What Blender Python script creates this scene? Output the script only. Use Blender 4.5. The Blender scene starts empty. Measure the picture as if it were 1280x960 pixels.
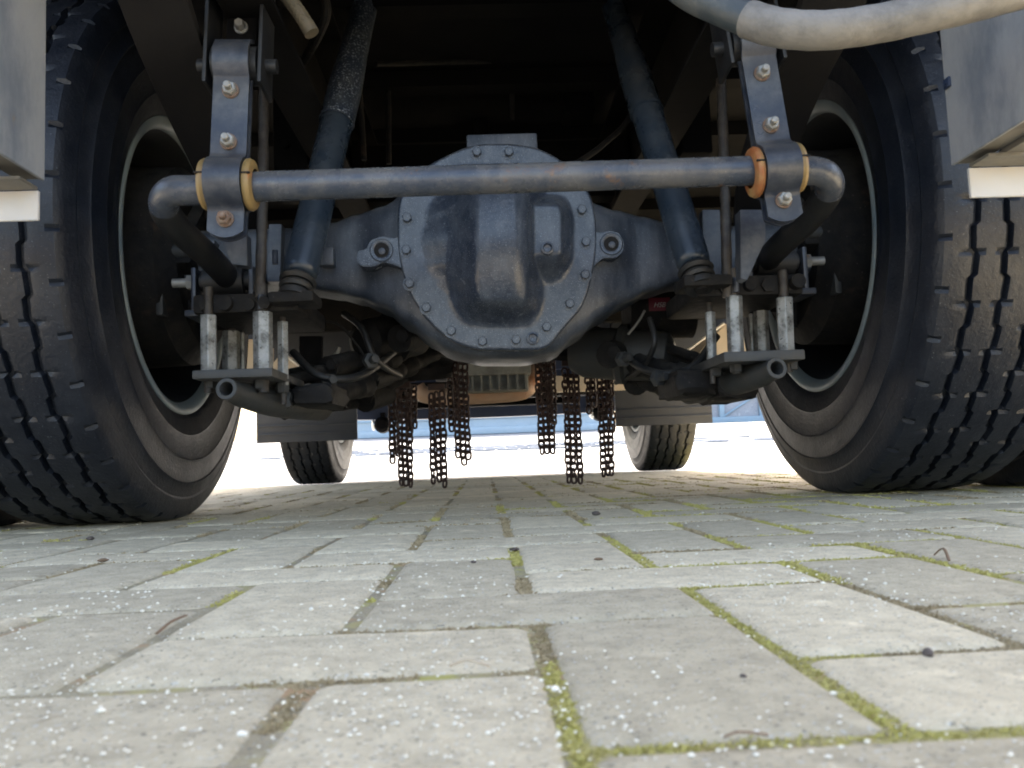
import bpy, bmesh, math, random
from math import sin, cos, pi, radians, sqrt, atan2
from mathutils import Vector, Matrix
random.seed(7)
S = bpy.context.scene
COL = S.collection

# ------------------------------------------------------------------ camera
F_PX, YAW, PITCH, ROLL, CAM_H = 1060.0, .0354, .0855, .0385, .101
fw = Vector((sin(YAW)*cos(PITCH), cos(YAW)*cos(PITCH), sin(PITCH)))
r0 = Vector((cos(YAW), -sin(YAW), 0)); u0 = r0.cross(fw)
rt = r0*cos(ROLL) - u0*sin(ROLL); up = r0*sin(ROLL) + u0*cos(ROLL)
cd = bpy.data.cameras.new('camera'); cam = bpy.data.objects.new('camera', cd); COL.objects.link(cam)
cam.matrix_world = Matrix(((rt.x, up.x, -fw.x, 0), (rt.y, up.y, -fw.y, 0), (rt.z, up.z, -fw.z, CAM_H), (0, 0, 0, 1)))
cd.sensor_width = 36; cd.lens = 36*F_PX/1280; cd.clip_start = .02; cd.clip_end = 3000
cd.dof.use_dof = True; cd.dof.focus_distance = 1.5; cd.dof.aperture_fstop = 15
S.camera = cam
def at(x, y, Y):
    """point of the place seen at photo pixel (x, y), at real distance Y along the truck"""
    r = fw + rt*((x-640)/F_PX) - up*((y-480)/F_PX)
    return Vector((0, 0, CAM_H)) + r*(Y/r.y)

# ------------------------------------------------------------------ world, sun, exposure
SUN_EL, SUN_AZ = radians(48), radians(14)          # azimuth from +Y towards +X: the sun stands ahead of the truck
w = bpy.data.worlds.new('World'); S.world = w; w.use_nodes = True
nt = w.node_tree; sky = nt.nodes.new('ShaderNodeTexSky'); sky.sky_type = 'NISHITA'; sky.sun_disc = False
sky.sun_elevation = SUN_EL; sky.sun_rotation = SUN_AZ; sky.air_density = 1.0; sky.dust_density = 5.0; sky.ozone_density = .4
nt.links.new(sky.outputs[0], nt.nodes['Background'].inputs[0]); nt.nodes['Background'].inputs[1].default_value = .15
sl = bpy.data.lights.new('sun', 'SUN'); sl.energy = 3.2; sl.angle = radians(.5); sl.color = (1, .975, .95)
so = bpy.data.objects.new('sun', sl); COL.objects.link(so)
so.rotation_euler = Vector((sin(SUN_AZ)*cos(SUN_EL), cos(SUN_AZ)*cos(SUN_EL), sin(SUN_EL))).to_track_quat('Z', 'Y').to_euler()
S.view_settings.view_transform = 'Standard'; S.view_settings.look = 'None'
S.view_settings.gamma = 1; S.view_settings.exposure = 2.75
S.view_settings.use_white_balance = True; S.view_settings.white_balance_temperature = 7350; S.view_settings.white_balance_tint = 10
S.render.engine = 'CYCLES'
S.cycles.filter_width = 1.9
S.cycles.max_bounces = 8

# ------------------------------------------------------------------ materials
def mat(name, base, rough=.5, metal=0, dirt=None, dirt_amt=.5, dirt_scale=8, bump=.15, bscale=120, spec=.5,
        rust=None, rust_scale=14, rust_lo=.62, speck=None, speck_scale=260, speck_lo=.66, stretch=None, dust_up=0, coat=0):
    m = bpy.data.materials.new(name); m.use_nodes = True; n = m.node_tree; N = n.nodes; L = n.links
    b = N['Principled BSDF']; b.inputs['Roughness'].default_value = rough; b.inputs['Metallic'].default_value = metal
    b.inputs['Specular IOR Level'].default_value = spec
    if coat: b.inputs['Coat Weight'].default_value = coat; b.inputs['Coat Roughness'].default_value = .2
    tc = N.new('ShaderNodeTexCoord'); co = tc.outputs['Object']
    if stretch:
        mp = N.new('ShaderNodeMapping'); mp.inputs['Scale'].default_value = stretch; L.new(co, mp.inputs[0]); cs = mp.outputs[0]
    else: cs = co
    def noise(scale, det=6, c=co, ro=.6):
        t = N.new('ShaderNodeTexNoise'); t.inputs['Scale'].default_value = scale; t.inputs['Detail'].default_value = det
        t.inputs['Roughness'].default_value = ro; L.new(c, t.inputs['Vector']); return t.outputs[0]
    def ramp(src, lo, hi, amt=1.0):
        r = N.new('ShaderNodeMapRange'); r.interpolation_type = 'SMOOTHSTEP'
        r.inputs[1].default_value = lo; r.inputs[2].default_value = hi; r.inputs[4].default_value = amt
        L.new(src, r.inputs[0]); return r.outputs[0]
    def mix(f, a, bcol):
        x = N.new('ShaderNodeMix'); x.data_type = 'RGBA'
        if isinstance(f, float): x.inputs[0].default_value = f
        else: L.new(f, x.inputs[0])
        if isinstance(a, tuple): x.inputs[6].default_value = (*a, 1)
        else: L.new(a, x.inputs[6])
        x.inputs[7].default_value = (*bcol, 1); return x.outputs[2]
    c = mix(ramp(noise(3.1), .3, .7, .45), base, tuple(v*.72 for v in base))
    if dirt: c = mix(ramp(noise(dirt_scale, 8, cs, .7), .38, .72, dirt_amt), c, dirt)
    if dust_up:
        g = N.new('ShaderNodeNewGeometry'); sp = N.new('ShaderNodeSeparateXYZ'); L.new(g.outputs['Normal'], sp.inputs[0])
        mu = N.new('ShaderNodeMath'); mu.operation = 'MULTIPLY'; L.new(ramp(sp.outputs[2], .1, .9, dust_up), mu.inputs[0]); L.new(ramp(noise(30), .25, .6), mu.inputs[1])
        c = mix(mu.outputs[0], c, (.22, .21, .19))
    if rust: c = mix(ramp(noise(rust_scale, 8, cs, .65), rust_lo, rust_lo+.08, .9), c, rust)
    if speck: c = mix(ramp(noise(speck_scale, 2), speck_lo, speck_lo+.06, .85), c, speck)
    L.new(c, b.inputs['Base Color'])
    rr = N.new('ShaderNodeMapRange'); rr.inputs[3].default_value = max(.05, rough-.12); rr.inputs[4].default_value = min(1, rough+.18)
    L.new(noise(dirt_scale*1.7), rr.inputs[0]); L.new(rr.outputs[0], b.inputs['Roughness'])
    if bump:
        bp = N.new('ShaderNodeBump'); bp.inputs['Strength'].default_value = bump; bp.inputs['Distance'].default_value = .002
        L.new(noise(bscale, 5), bp.inputs['Height']); L.new(bp.outputs[0], b.inputs['Normal'])
    return m

M = {}
M['housing'] = mat('housing_paint', (.020, .028, .043), .36, 0, (.10, .11, .13), .75, 9, .35, 150, rust=(.11, .07, .045), rust_lo=.69, speck=(.25, .27, .3), speck_scale=430, speck_lo=.66, stretch=(1.6, 1, .5), dust_up=.4)
M['cover'] = mat('cover_paint', (.025, .034, .052), .2, 0, (.095, .108, .13), .5, 26, .4, 170, speck=(.2, .22, .25), speck_scale=520, speck_lo=.63, stretch=(1.3, 1, .7), dust_up=.3)
M['bar'] = mat('bar_paint', (.036, .047, .069), .24, .1, (.13, .125, .12), .7, 13, .35, 160, rust=(.15, .085, .05), rust_scale=17, rust_lo=.6, speck=(.16, .16, .16), speck_scale=400, speck_lo=.66, dust_up=.5)
M['strap'] = mat('strap_paint', (.021, .028, .044), .32, .15, (.095, .098, .105), .75, 18, .15, 200, dust_up=.3)
M['arm'] = mat('black_paint_and_arm_shade', (.007, .008, .01), .5, 0, (.017, .016, .015), .5, 12, .2, dust_up=.15)  # black for small parts; on the bar arms it stands in for shade
M['shock'] = mat('shock_paint', (.018, .030, .047), .26, .1, (.06, .072, .085), .6, 13, .15, 150, dust_up=.3)
M['shock_dusty'] = mat('shock_dusty_paint', (.015, .024, .042), .3, .1, (.08, .09, .1), .6, 30, .3, 150, speck=(.30, .33, .37), speck_scale=240, speck_lo=.57)
M['black'] = mat('greasy_black_steel', (.004, .004, .005), .7, 0, (.016, .0135, .011), .8, 30, .9, 55, spec=.28, speck=(.05, .045, .04), speck_scale=160, speck_lo=.68, rust=(.03, .02, .014), rust_lo=.62, dust_up=.12)
M['frame'] = mat('chassis_black', (.003, .003, .0035), .85, 0, (.007, .0065, .006), .5, 6, .25, 60, spec=.12)
M['grey'] = mat('frame_grey', (.011, .011, .0125), .85, 0, (.018, .0175, .017), .5, 5, .25, 60, spec=.15)
M['rubber'] = mat('tyre_rubber', (.0035, .006, .012), .42, 0, (.015, .018, .025), .8, 16, .6, 140, spec=.4, speck=(.12, .125, .135), speck_scale=380, speck_lo=.67)
M['rim'] = mat('rim_steel_paint', (.21, .26, .28), .42, .2, (.2, .2, .19), .5, 7, .15, 90, rust=(.2, .11, .06), rust_lo=.7)
M['rimdark'] = mat('rim_inner_dark', (.006, .0085, .013), .6, .1, (.014, .014, .014), .5, 7, .3, 90, rust=(.09, .05, .03), rust_lo=.62)
M['zinc'] = mat('zinc_plate', (.36, .36, .345), .4, .5, (.2, .18, .15), .6, 25, .3, 150, rust=(.24, .12, .06), rust_lo=.64, rust_scale=30)
M['column'] = mat('worn_silver_paint', (.27, .28, .28), .38, .35, (.035, .033, .03), 1.0, 38, .6, 110, speck=(.03, .028, .025), speck_scale=130, speck_lo=.62, rust=(.18, .1, .06), rust_lo=.66, rust_scale=22)
M['boltrust'] = mat('rusty_bolt', (.15, .085, .055), .6, .2, (.26, .24, .21), .6, 90, .4, 150)
M['bush'] = mat('yellow_bushing', (.27, .18, .07), .42, 0, (.14, .08, .035), .5, 25, .15, 150, rust=(.35, .13, .04), rust_lo=.6)
M['bushrust'] = mat('orange_rust_bushing', (.30, .095, .03), .6, 0, (.34, .24, .10), .9, 22, .3, 150)
M['chain'] = mat('rusty_chain', (.04, .02, .016), .65, .1, (.075, .036, .026), .6, 60, .4, 200)
M['rustrod'] = mat('rusty_rod', (.022, .018, .016), .5, .1, (.07, .06, .05), .7, 40, .6, 200)
M['panel'] = mat('weathered_steel_panel', (.31, .32, .335), .35, .1, (.13, .15, .18), .9, 9, .3, 110, rust=(.24, .18, .13), rust_lo=.68, rust_scale=9, stretch=(1, 1.3, .6))
M['alu'] = mat('pale_aluminium', (.5, .49, .48), .45, .1, (.5, .45, .38), .5, 12, .15, 120, rust=(.25, .22, .2), rust_lo=.7, rust_scale=40)
M['alubeige'] = mat('dull_beige_flange', (.15, .14, .12), .5, .1, (.07, .062, .05), .6, 12, .2, 120)
M['hose'] = mat('beige_hose', (.185, .175, .16), .55, 0, (.075, .07, .064), .85, 16, .45, 130)
M['hosedark'] = mat('dark_hose', (.03, .04, .045), .45, 0, (.12, .12, .11), .6, 16, .3, 130)
M['braid'] = mat('braided_sleeve', (.12, .10, .065), .6, .3, (.16, .12, .08), .6, 60, .6, 500)
M['beige'] = mat('beige_panel', (.55, .46, .35), .6, 0, (.4, .33, .25), .5, 9, .1)
M['pan'] = mat('heat_stained_pipe', (.36, .25, .18), .5, .2, (.35, .17, .09), .5, 7, .25, 100, rust=(.3, .12, .05), rust_lo=.6, rust_scale=6)
M['gear'] = mat('grey_cast_box', (.035, .038, .04), .55, .1, (.04, .037, .033), .7, 20, .4, 90)
M['flap'] = mat('mudflap_rubber', (.014, .018, .027), .5, 0, (.03, .033, .037), .5, 9, .15)
M['bumper'] = mat('dark_blue_bumper', (.018, .03, .065), .4, 0, (.04, .05, .07), .4, 9, .1)
M['red'] = mat('red_label', (.14, .006, .02), .45, 0, None, bump=0)
M['sump'] = mat('sump_alloy', (.16, .16, .14), .5, .1, (.07, .065, .055), .8, 20, .4, 90)
M['white'] = mat('label_white', (.4, .4, .4), .5, 0, None, bump=0)
M['cab'] = mat('cab_paint', (.55, .57, .58), .35, 0, (.35, .33, .3), .3, 4, 0, coat=.4)
M['bluefar'] = mat('light_blue_paint', (.32, .42, .5), .45, 0, (.35, .45, .52), .5, 3, .05)
M['bluepale'] = mat('pale_blue_paint', (.22, .33, .42), .45, 0, (.26, .35, .42), .5, 3, .05)
M['glass'] = mat('lamp_glass', (.5, .52, .52), .15, .6, None, bump=0)

def ground_mat(name, base, warm, tone=None, speckle=True):
    m = bpy.data.materials.new(name); m.use_nodes = True; n = m.node_tree; N = n.nodes; L = n.links
    b = N['Principled BSDF']; b.inputs['Roughness'].default_value = .85; b.inputs['Specular IOR Level'].default_value = .3
    g = N.new('ShaderNodeNewGeometry'); oi = N.new('ShaderNodeObjectInfo')
    def noise(sc, det=5, ro=.6):
        t = N.new('ShaderNodeTexNoise'); t.inputs['Scale'].default_value = sc; t.inputs['Detail'].default_value = det; t.inputs['Roughness'].default_value = ro
        L.new(g.outputs['Position'], t.inputs['Vector']); return t.outputs[0]
    def ramp(src, lo, hi, a=0., z=1.):
        r = N.new('ShaderNodeMapRange'); r.interpolation_type = 'SMOOTHSTEP'; r.inputs[1].default_value = lo; r.inputs[2].default_value = hi
        r.inputs[3].default_value = a; r.inputs[4].default_value = z; L.new(src, r.inputs[0]); return r.outputs[0]
    def mix(f, a, c):
        x = N.new('ShaderNodeMix'); x.data_type = 'RGBA'; L.new(f, x.inputs[0])
        if isinstance(a, tuple): x.inputs[6].default_value = (*a, 1)
        else: L.new(a, x.inputs[6])
        x.inputs[7].default_value = (*c, 1); return x.outputs[2]
    c = mix(ramp(noise(5), .3, .7), base, warm)
    c = mix(ramp(noise(45, 8, .75), .35, .75, 0, .75), c, tuple(v*.55 for v in base))
    c = mix(ramp(noise(13, 6, .65), .56, .7, 0, .55), c, tuple(min(1, v*1.5) for v in base))
    c = mix(ramp(noise(3.3, 7, .7), .54, .70, 0, .6), c, tuple(v*.62 for v in base))
    if speckle:
        c = mix(ramp(noise(330, 2, .5), .64, .7, 0, .7), c, (.62, .62, .58))
        c = mix(ramp(noise(410, 2, .5), .37, .31, 0, .75), c, (.09, .09, .085))
        c = mix(ramp(noise(900, 2, .5), .62, .7, 0, .6), c, (.55, .55, .53))
        c = mix(ramp(noise(23, 4, .6), .66, .72, 0, .35), c, (.26, .2, .13))
    hs = N.new('ShaderNodeHueSaturation'); L.new(c, hs.inputs['Color']); L.new(ramp(oi.outputs['Random'], 0, 1, .84, 1.14), hs.inputs['Value'])
    L.new(hs.outputs[0], b.inputs['Base Color'])
    bp = N.new('ShaderNodeBump'); bp.inputs['Strength'].default_value = 1; bp.inputs['Distance'].default_value = .0034
    ad = N.new('ShaderNodeMath'); ad.operation = 'ADD'; L.new(noise(260, 6, .7), ad.inputs[0]); L.new(noise(60, 3), ad.inputs[1])
    L.new(ad.outputs[0], bp.inputs['Height']); L.new(bp.outputs[0], b.inputs['Normal'])
    return m
M['paver'] = ground_mat('paver_concrete', (.63, .54, .385), (.66, .575, .415))
M['paverwet'] = ground_mat('smooth_blue_paver', (.19, .22, .26), (.21, .23, .26), speckle=False)
M['joint'] = ground_mat('joint_sand', (.36, .305, .215), (.30, .26, .16))
def mossy(m):
    n = m.node_tree; N, L = n.nodes, n.links; b = N['Principled BSDF']; src = b.inputs['Base Color'].links[0].from_socket
    g = N.new('ShaderNodeNewGeometry'); sp = N.new('ShaderNodeSeparateXYZ'); L.new(g.outputs['Position'], sp.inputs[0])
    for sc, lo, hi, col, off in ((9, .50, .60, (.40, .35, .17), .12), (14, .53, .62, (.42, .27, .15), .0), (16, .53, .64, (.42, .39, .13), .14)):
        t = N.new('ShaderNodeTexNoise'); t.inputs['Scale'].default_value = sc; t.inputs['Detail'].default_value = 8; t.inputs['Roughness'].default_value = .75; L.new(g.outputs['Position'], t.inputs['Vector'])
        a = N.new('ShaderNodeMath'); a.operation = 'MULTIPLY_ADD'; cl = N.new('ShaderNodeClamp'); cl.inputs[1].default_value = -.6; cl.inputs[2].default_value = .6; L.new(sp.outputs[0], cl.inputs[0]); L.new(cl.outputs[0], a.inputs[0]); a.inputs[1].default_value = off; L.new(t.outputs[0], a.inputs[2])
        r = N.new('ShaderNodeMapRange'); r.interpolation_type = 'SMOOTHSTEP'; r.inputs[1].default_value = lo; r.inputs[2].default_value = hi; L.new(a.outputs[0], r.inputs[0])
        x = N.new('ShaderNodeMix'); x.data_type = 'RGBA'; L.new(r.outputs[0], x.inputs[0]); L.new(src, x.inputs[6]); x.inputs[7].default_value = (*col, 1); src = x.outputs[2]
    L.new(src, b.inputs['Base Color'])
mossy(M['joint'])
M['apron'] = ground_mat('pale_concrete', (.27, .275, .28), (.29, .29, .29), speckle=False)
M['slabfar'] = ground_mat('far_grey_block', (.30, .33, .38), (.3, .32, .35), speckle=False)
M['moss'] = mat('moss', (.44, .39, .11), .9, 0, (.46, .38, .17), .7, 40, 0)
M['mossdry'] = mat('dry_moss', (.40, .31, .18), .85, 0, (.2, .15, .08), .7, 40, 0)
M['grit'] = mat('white_grit', (.85, .79, .66), .6, 0, (.4, .4, .38), .6, 90, 0)
M['pebble'] = mat('dark_pebble', (.07, .06, .055), .7, 0, (.12, .08, .06), .6, 90, .2)
M['twig'] = mat('dry_twig', (.45, .36, .25), .8, 0, (.3, .2, .12), .6, 60, 0)
M['leaf'] = mat('dead_leaf', (.2, .12, .07), .8, 0, (.13, .09, .05), .6, 60, 0)

# ------------------------------------------------------------------ mesh helpers
ORIG = {}
def frame(d, hint=Vector((0, 0, 1))):
    d = d.normalized()
    if abs(d.dot(hint)) > .97: hint = Vector((0, 1, 0))
    a = hint.cross(d).normalized(); return a, d.cross(a).normalized(), d
def add_ring(bm, c, a, b, ra, rb, n, ph=0):
    return [bm.verts.new(c + a*(ra*cos(ph+2*pi*i/n)) + b*(rb*sin(ph+2*pi*i/n))) for i in range(n)]
def bridge(bm, A, B, close=True):
    n = len(A)
    for i in range(n if close else n-1):
        j = (i+1) % n; bm.faces.new((A[i], A[j], B[j], B[i]))
def cyl(bm, p, q, r, r2=None, n=24, cap=True, hint=Vector((0, 0, 1)), ph=0):
    p, q = Vector(p), Vector(q); a, b, d = frame(q-p, hint); r2 = r if r2 is None else r2
    A = add_ring(bm, p, a, b, r, r, n, ph); B = add_ring(bm, q, a, b, r2, r2, n, ph); bridge(bm, A, B)
    if cap: bm.faces.new(A[::-1]); bm.faces.new(B)
def lathe(bm, o, axis, prof, n=32, closed=False, hint=Vector((0, 0, 1))):
    """prof: list of (distance along axis, radius)"""
    a, b, d = frame(Vector(axis), hint); o = Vector(o); prev = first = None
    for s, r in prof:
        R = add_ring(bm, o+d*s, a, b, max(r, 1e-4), max(r, 1e-4), n)
        if prev: bridge(bm, prev, R)
        else: first = R
        prev = R
    if closed: bridge(bm, prev, first)
def smooth_path(pts, k=6):
    P = [Vector(p) for p in pts]; out = []
    for i in range(len(P)-1):
        p0, p1, p2, p3 = P[max(i-1, 0)], P[i], P[i+1], P[min(i+2, len(P)-1)]
        for j in range(k):
            t = j/k; out.append(.5*((2*p1)+(p2-p0)*t+(2*p0-5*p1+4*p2-p3)*t*t+(3*p1-p0-3*p2+p3)*t**3))
    out.append(P[-1]); return out
def tube(bm, pts, r, n=16, cap=True, rough=0, flat=1.0):
    rs = r if isinstance(r, (list, tuple)) else [r]*len(pts); rings = []; h = Vector((0, 0, 1)); a = None
    for i, p in enumerate(pts):
        d = (pts[min(i+1, len(pts)-1)]-pts[max(i-1, 0)]).normalized()
        if a is None: a, b, _ = frame(d, h)
        else: a = (a-d*a.dot(d)).normalized(); b = d.cross(a)
        R = rs[i]*(1+random.uniform(-rough, rough)); rings.append(add_ring(bm, p, a, b, R, R*flat, n))
    for A, B in zip(rings, rings[1:]): bridge(bm, A, B)
    if cap: bm.faces.new(rings[0][::-1]); bm.faces.new(rings[-1])
def box(bm, c, s, rot=None, bev=0):
    t = bmesh.new(); bmesh.ops.create_cube(t, size=1)
    for v in t.verts: v.co = Vector((v.co.x*s[0], v.co.y*s[1], v.co.z*s[2]))
    if bev: bmesh.ops.bevel(t, geom=t.edges[:], offset=bev, segments=2, affect='EDGES', profile=.6)
    m = Matrix.Translation(Vector(c)) @ (rot.to_4x4() if rot else Matrix.Identity(4)); t.transform(m); merge(bm, t)
def box2(bm, lo, hi, bev=0):
    lo, hi = Vector(lo), Vector(hi); box(bm, (lo+hi)/2, [abs(v) for v in (hi-lo)], None, bev)
def merge(bm, t):
    mp = {v: bm.verts.new(v.co) for v in t.verts}
    for f in t.faces: bm.faces.new([mp[v] for v in f.verts])
    t.free()
def slab(bm, poly, off, bev=0):
    """prism: a planar polygon (list of Vector) pushed along off"""
    t = bmesh.new(); A = [t.verts.new(Vector(p)) for p in poly]; B = [t.verts.new(Vector(p)+off) for p in poly]
    t.faces.new(A[::-1]); t.faces.new(B); bridge(t, A, B)
    bmesh.ops.recalc_face_normals(t, faces=t.faces[:])
    if bev: bmesh.ops.bevel(t, geom=t.edges[:], offset=bev, segments=2, affect='EDGES')
    merge(bm, t)
def basis(x, y, z): return Matrix((x, y, z)).transposed()

def obj(name, bm, m, parent=None, origin=None, recalc=True, sharp=35, local=False):
    if recalc: bmesh.ops.recalc_face_normals(bm, faces=bm.faces[:])
    me = bpy.data.meshes.new(name); bm.to_mesh(me); bm.free()
    c = Vector((0, 0, 0))
    if not local:
        if origin is None:
            lo = Vector([min(v.co[i] for v in me.vertices) for i in range(3)]); hi = Vector([max(v.co[i] for v in me.vertices) for i in range(3)]); c = (lo+hi)/2
        else: c = Vector(origin)
        me.transform(Matrix.Translation(-c))
    me.materials.append(M[m] if isinstance(m, str) else m)
    me.shade_smooth(); me.set_sharp_from_angle(angle=radians(sharp))
    o = bpy.data.objects.new(name, me); COL.objects.link(o)
    ORIG[o.name] = c
    if parent is not None: o.parent = parent; o.location = c - ORIG[parent.name]
    else: o.location = c
    return o
def thing(name, label, cat, loc, group=None):
    o = bpy.data.objects.new(name, None); COL.objects.link(o); o.location = loc; ORIG[o.name] = Vector(loc)
    o.empty_display_size = .1; tag(o, label, cat, group); return o
def tag(o, label=None, cat=None, group=None, kind=None):
    if label: o['label'] = label
    if cat: o['category'] = cat
    if group: o['group'] = group
    if kind: o['kind'] = kind
    return o

CX, AXY, WZ = .0472, 1.775, .522
truck = thing('truck', 'dark truck seen from behind underneath, standing on grey pavers between its wheels', 'truck', (CX, AXY, 0))

# ------------------------------------------------------------------ ground: paving in herringbone on a sand bed, concrete beyond
def gz(y): 
    if y < 5.2: return 0.0
    if y < 22: return .78*((y-5.2)/16.8)**1.25
    return .78+ (y-22)*.004
bm = bmesh.new(); ys = [-60, -20, -5, 0, 2, 4, 4.6]; xs = [-400, -60, -20, -8, -4, 0, 4, 8, 20, 60, 400]
def sheet(bm, xs, ys, z):
    V = [[bm.verts.new((x, y, z(x, y))) for x in xs] for y in ys]
    for j in range(len(ys)-1):
        for i in range(len(xs)-1): bm.faces.new((V[j][i], V[j][i+1], V[j+1][i+1], V[j+1][i]))
ys2 = ys + [5.2+i*.7 for i in range(25)] + [25, 40, 100, 400, 1500]
sheet(bm, [x*3 for x in xs], ys2, lambda x, y: gz(y)-.016)
ground = tag(obj('ground', bm, 'apron', origin=(0, 0, 0)), kind='structure')
bm = bmesh.new(); sheet(bm, [-4.6+i*.2 for i in range(47)], [-1.4+i*.2 for i in range(30)], lambda x, y: -.0030+.0006*sin(x*9)*sin(y*7))
jb = tag(obj('joint_bed', bm, 'joint', origin=(0, 0, 0)), kind='structure')
pav = tag(obj('pavement', (lambda b: (sheet(b, [-4.7, 4.7], [-1.5, 4.5], lambda x, y: -.013), b)[1])(bmesh.new()), 'joint', origin=(0, 0, 0)), kind='structure')
P, PY, X0, Y0 = .1168, .1135, .0285, .3035
def paver_mesh(nx, ny, seed, flat=False):
    rnd = random.Random(seed); gap = .0068
    hx, hy = (nx*P-gap)/2, (ny*PY-gap)/2; b = bmesh.new(); e = .0058
    def ring(i, z, k):
        out = []
        for sx, sy in ((-1, -1), (1, -1), (1, 1), (-1, 1)):
            cr = .005
            for a in ((0, 1) if (sx*sy > 0) else (1, 0)):
                # small cut corners, slightly irregular
                dx, dy = (cr, 0) if a else (0, cr)
                out.append(b.verts.new((sx*(hx-i-dx)+rnd.uniform(-k, k), sy*(hy-i-dy)+rnd.uniform(-k, k), z+rnd.uniform(-k, k)*.3)))
        return out
    A = ring(0, -.03, 0); B = ring(0, -.006, .0006); C = ring(e*.3, -.0026, .0006); D = ring(e*.9, -.0009, .0008); E_ = ring(e*2.0, 0, .0008)
    bridge(b, A, B); bridge(b, B, C); bridge(b, C, D); bridge(b, D, E_); b.faces.new(E_)
    return b
PM = {}
for k in range(6):
    for o_ in ((2, 1), (1, 2)):
        b = paver_mesh(*o_, k*3+o_[0]); bmesh.ops.recalc_face_normals(b, faces=b.faces[:])
        me = bpy.data.meshes.new('paver'); b.to_mesh(me); b.free(); me.materials.append(M['paver']); me.shade_smooth(); me.set_sharp_from_angle(angle=radians(60)); PM[(o_, k)] = me
cells = []
for r in range(-12, 37):
    for c in range(-38, 38):
        k = (c-(r-3)) % 4
        if k == 0: cells.append((c, r, 2, 1))           # lies across, covers c, c+1
        if (r-c) % 4 == 0: cells.append((c, r, 1, 2))   # lies along, covers r, r+1
def cpos(c, r, nx, ny): return X0+(c+nx/2)*P, Y0+(r+ny/2)*PY
near = []
far = []
for q in cells:
    x, y = cpos(*q)
    if abs(x) > 3.6 or y < -1.0 or y > 4.25: continue
    vis = y > .2 and abs((x-.02)) < .62*y+.22
    (near if vis else far).append((y, q))
near.sort(key=lambda t: t[0]); far += near[298:]; near = near[:298]
prnd = random.Random(3)
def tilt(x, y):
    s = .0016; return Matrix.Translation((x, y, prnd.uniform(-.0008, .0007))) @ Matrix.Rotation(max(-.007, min(.007, prnd.gauss(0, .0032))), 4, 'X') @ Matrix.Rotation(max(-.01, min(.01, prnd.gauss(0, .006))), 4, 'Y') @ Matrix.Rotation(prnd.gauss(0, .004), 4, 'Z')
for y_, q in near:
    x, y = cpos(*q); o = bpy.data.objects.new('paver', PM[((q[2], q[3]), prnd.randrange(6))]); COL.objects.link(o); o.parent = pav
    o.matrix_basis = tilt(x, y)
    if abs(x+.045) < .07 and abs(y-1.04) < .09:
        o.data = o.data.copy(); o.data.materials[0] = M['paverwet']; o['label'] = 'smooth blue-grey paver sunk below its neighbours'; o.location.z = -.004
b = bmesh.new()
for y_, q in far:
    x, y = cpos(*q); t = paver_mesh(q[2], q[3], int(x*1000+y*77)); t.transform(tilt(x, y)); merge(b, t)
tag(obj('pavers', b, 'paver', pav, sharp=60), kind='stuff')

# joints of the visible field: list of segments for moss
occ = {}
for i, q in enumerate(cells):
    for dx in range(q[2]):
        for dy in range(q[3]): occ[(q[0]+dx, q[1]+dy)] = i
segs = []
for (c, r), i in occ.items():
    if occ.get((c-1, r)) != i: segs.append((Vector((X0+c*P, Y0+r*PY, 0)), Vector((0, 1, 0)), PY))
    if occ.get((c, r-1)) != i: segs.append((Vector((X0+c*P, Y0+r*PY, 0)), Vector((1, 0, 0)), P))
mrnd = random.Random(11)
from mathutils import noise as mn
def tuft(b, p, s, blades):
    for _ in range(blades):
        a = mrnd.uniform(0, 2*pi); l = s*mrnd.uniform(.5, 1.3); ln = Vector((cos(a)*mrnd.uniform(.2, .9), sin(a)*mrnd.uniform(.2, .9), mrnd.uniform(.15, .6))).normalized()
        sd = ln.cross(Vector((sin(a*3), cos(a*5), .3))).normalized()*s*.22
        q = p+Vector((mrnd.uniform(-1, 1), mrnd.uniform(-1, 1), 0))*s*.5
        m_ = q+ln*l*.55; e = q+ln*l+Vector((0, 0, -.15*s))
        v = [b.verts.new(t) for t in (q-sd*.6, q+sd*.6, m_+sd, e, m_-sd)]; b.faces.new(v)
gm, dm, lump = bmesh.new(), bmesh.new(), bmesh.new()
for p, d, L_ in segs:
    mid = p+d*L_/2
    if not (.22 < mid.y < 3.4 and abs(mid.x) < .66*mid.y+.15): continue
    side = Vector((-d.y, d.x, 0))
    if d.x and mid.y < .36: g -= .25
    g = mn.noise(Vector((mid.x*2.2, mid.y*1.6, 3.1)))*.9+.12 + (.42 if mid.x > .12 else -.2 if mid.x < -.15 else .1)
    if d.x: g -= .10
    if g < 0: 
        if mrnd.random() < .5: continue
        g = .10
    n_ = int(L_*(3600 if mid.y < 1 else 1700 if mid.y < 2 else 800)*min(g+.15, .8)*1.5)
    for _ in range(n_):
        t = mrnd.random(); pp = p+d*(L_*t)+side*mrnd.gauss(0, .0030); pp.z = -.0036
        k = mn.noise(pp*11+Vector((7, 1, 2)))
        if k < -.18+(.3-g)*.5: continue
        h = mn.noise(pp*5+Vector((3, 9, 4)))+ (.12 if mid.x > .1 else -.12)-(.22 if d.x else 0)
        s = mrnd.uniform(.0016, .0034)*(1 if mid.y < .7 else 1.5 if mid.y < 1.3 else 2.2)
        tuft(gm if h > 0 else dm, pp, s, 4)
tag(obj('moss', gm, 'moss', sharp=180, recalc=False), 'bright green moss growing in the joints between the pavers', 'moss', kind='stuff')
tag(obj('moss', dm, 'mossdry', sharp=180, recalc=False), 'dry brown moss and debris in the joints between the pavers', 'moss', kind='stuff')
b = bmesh.new()
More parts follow.
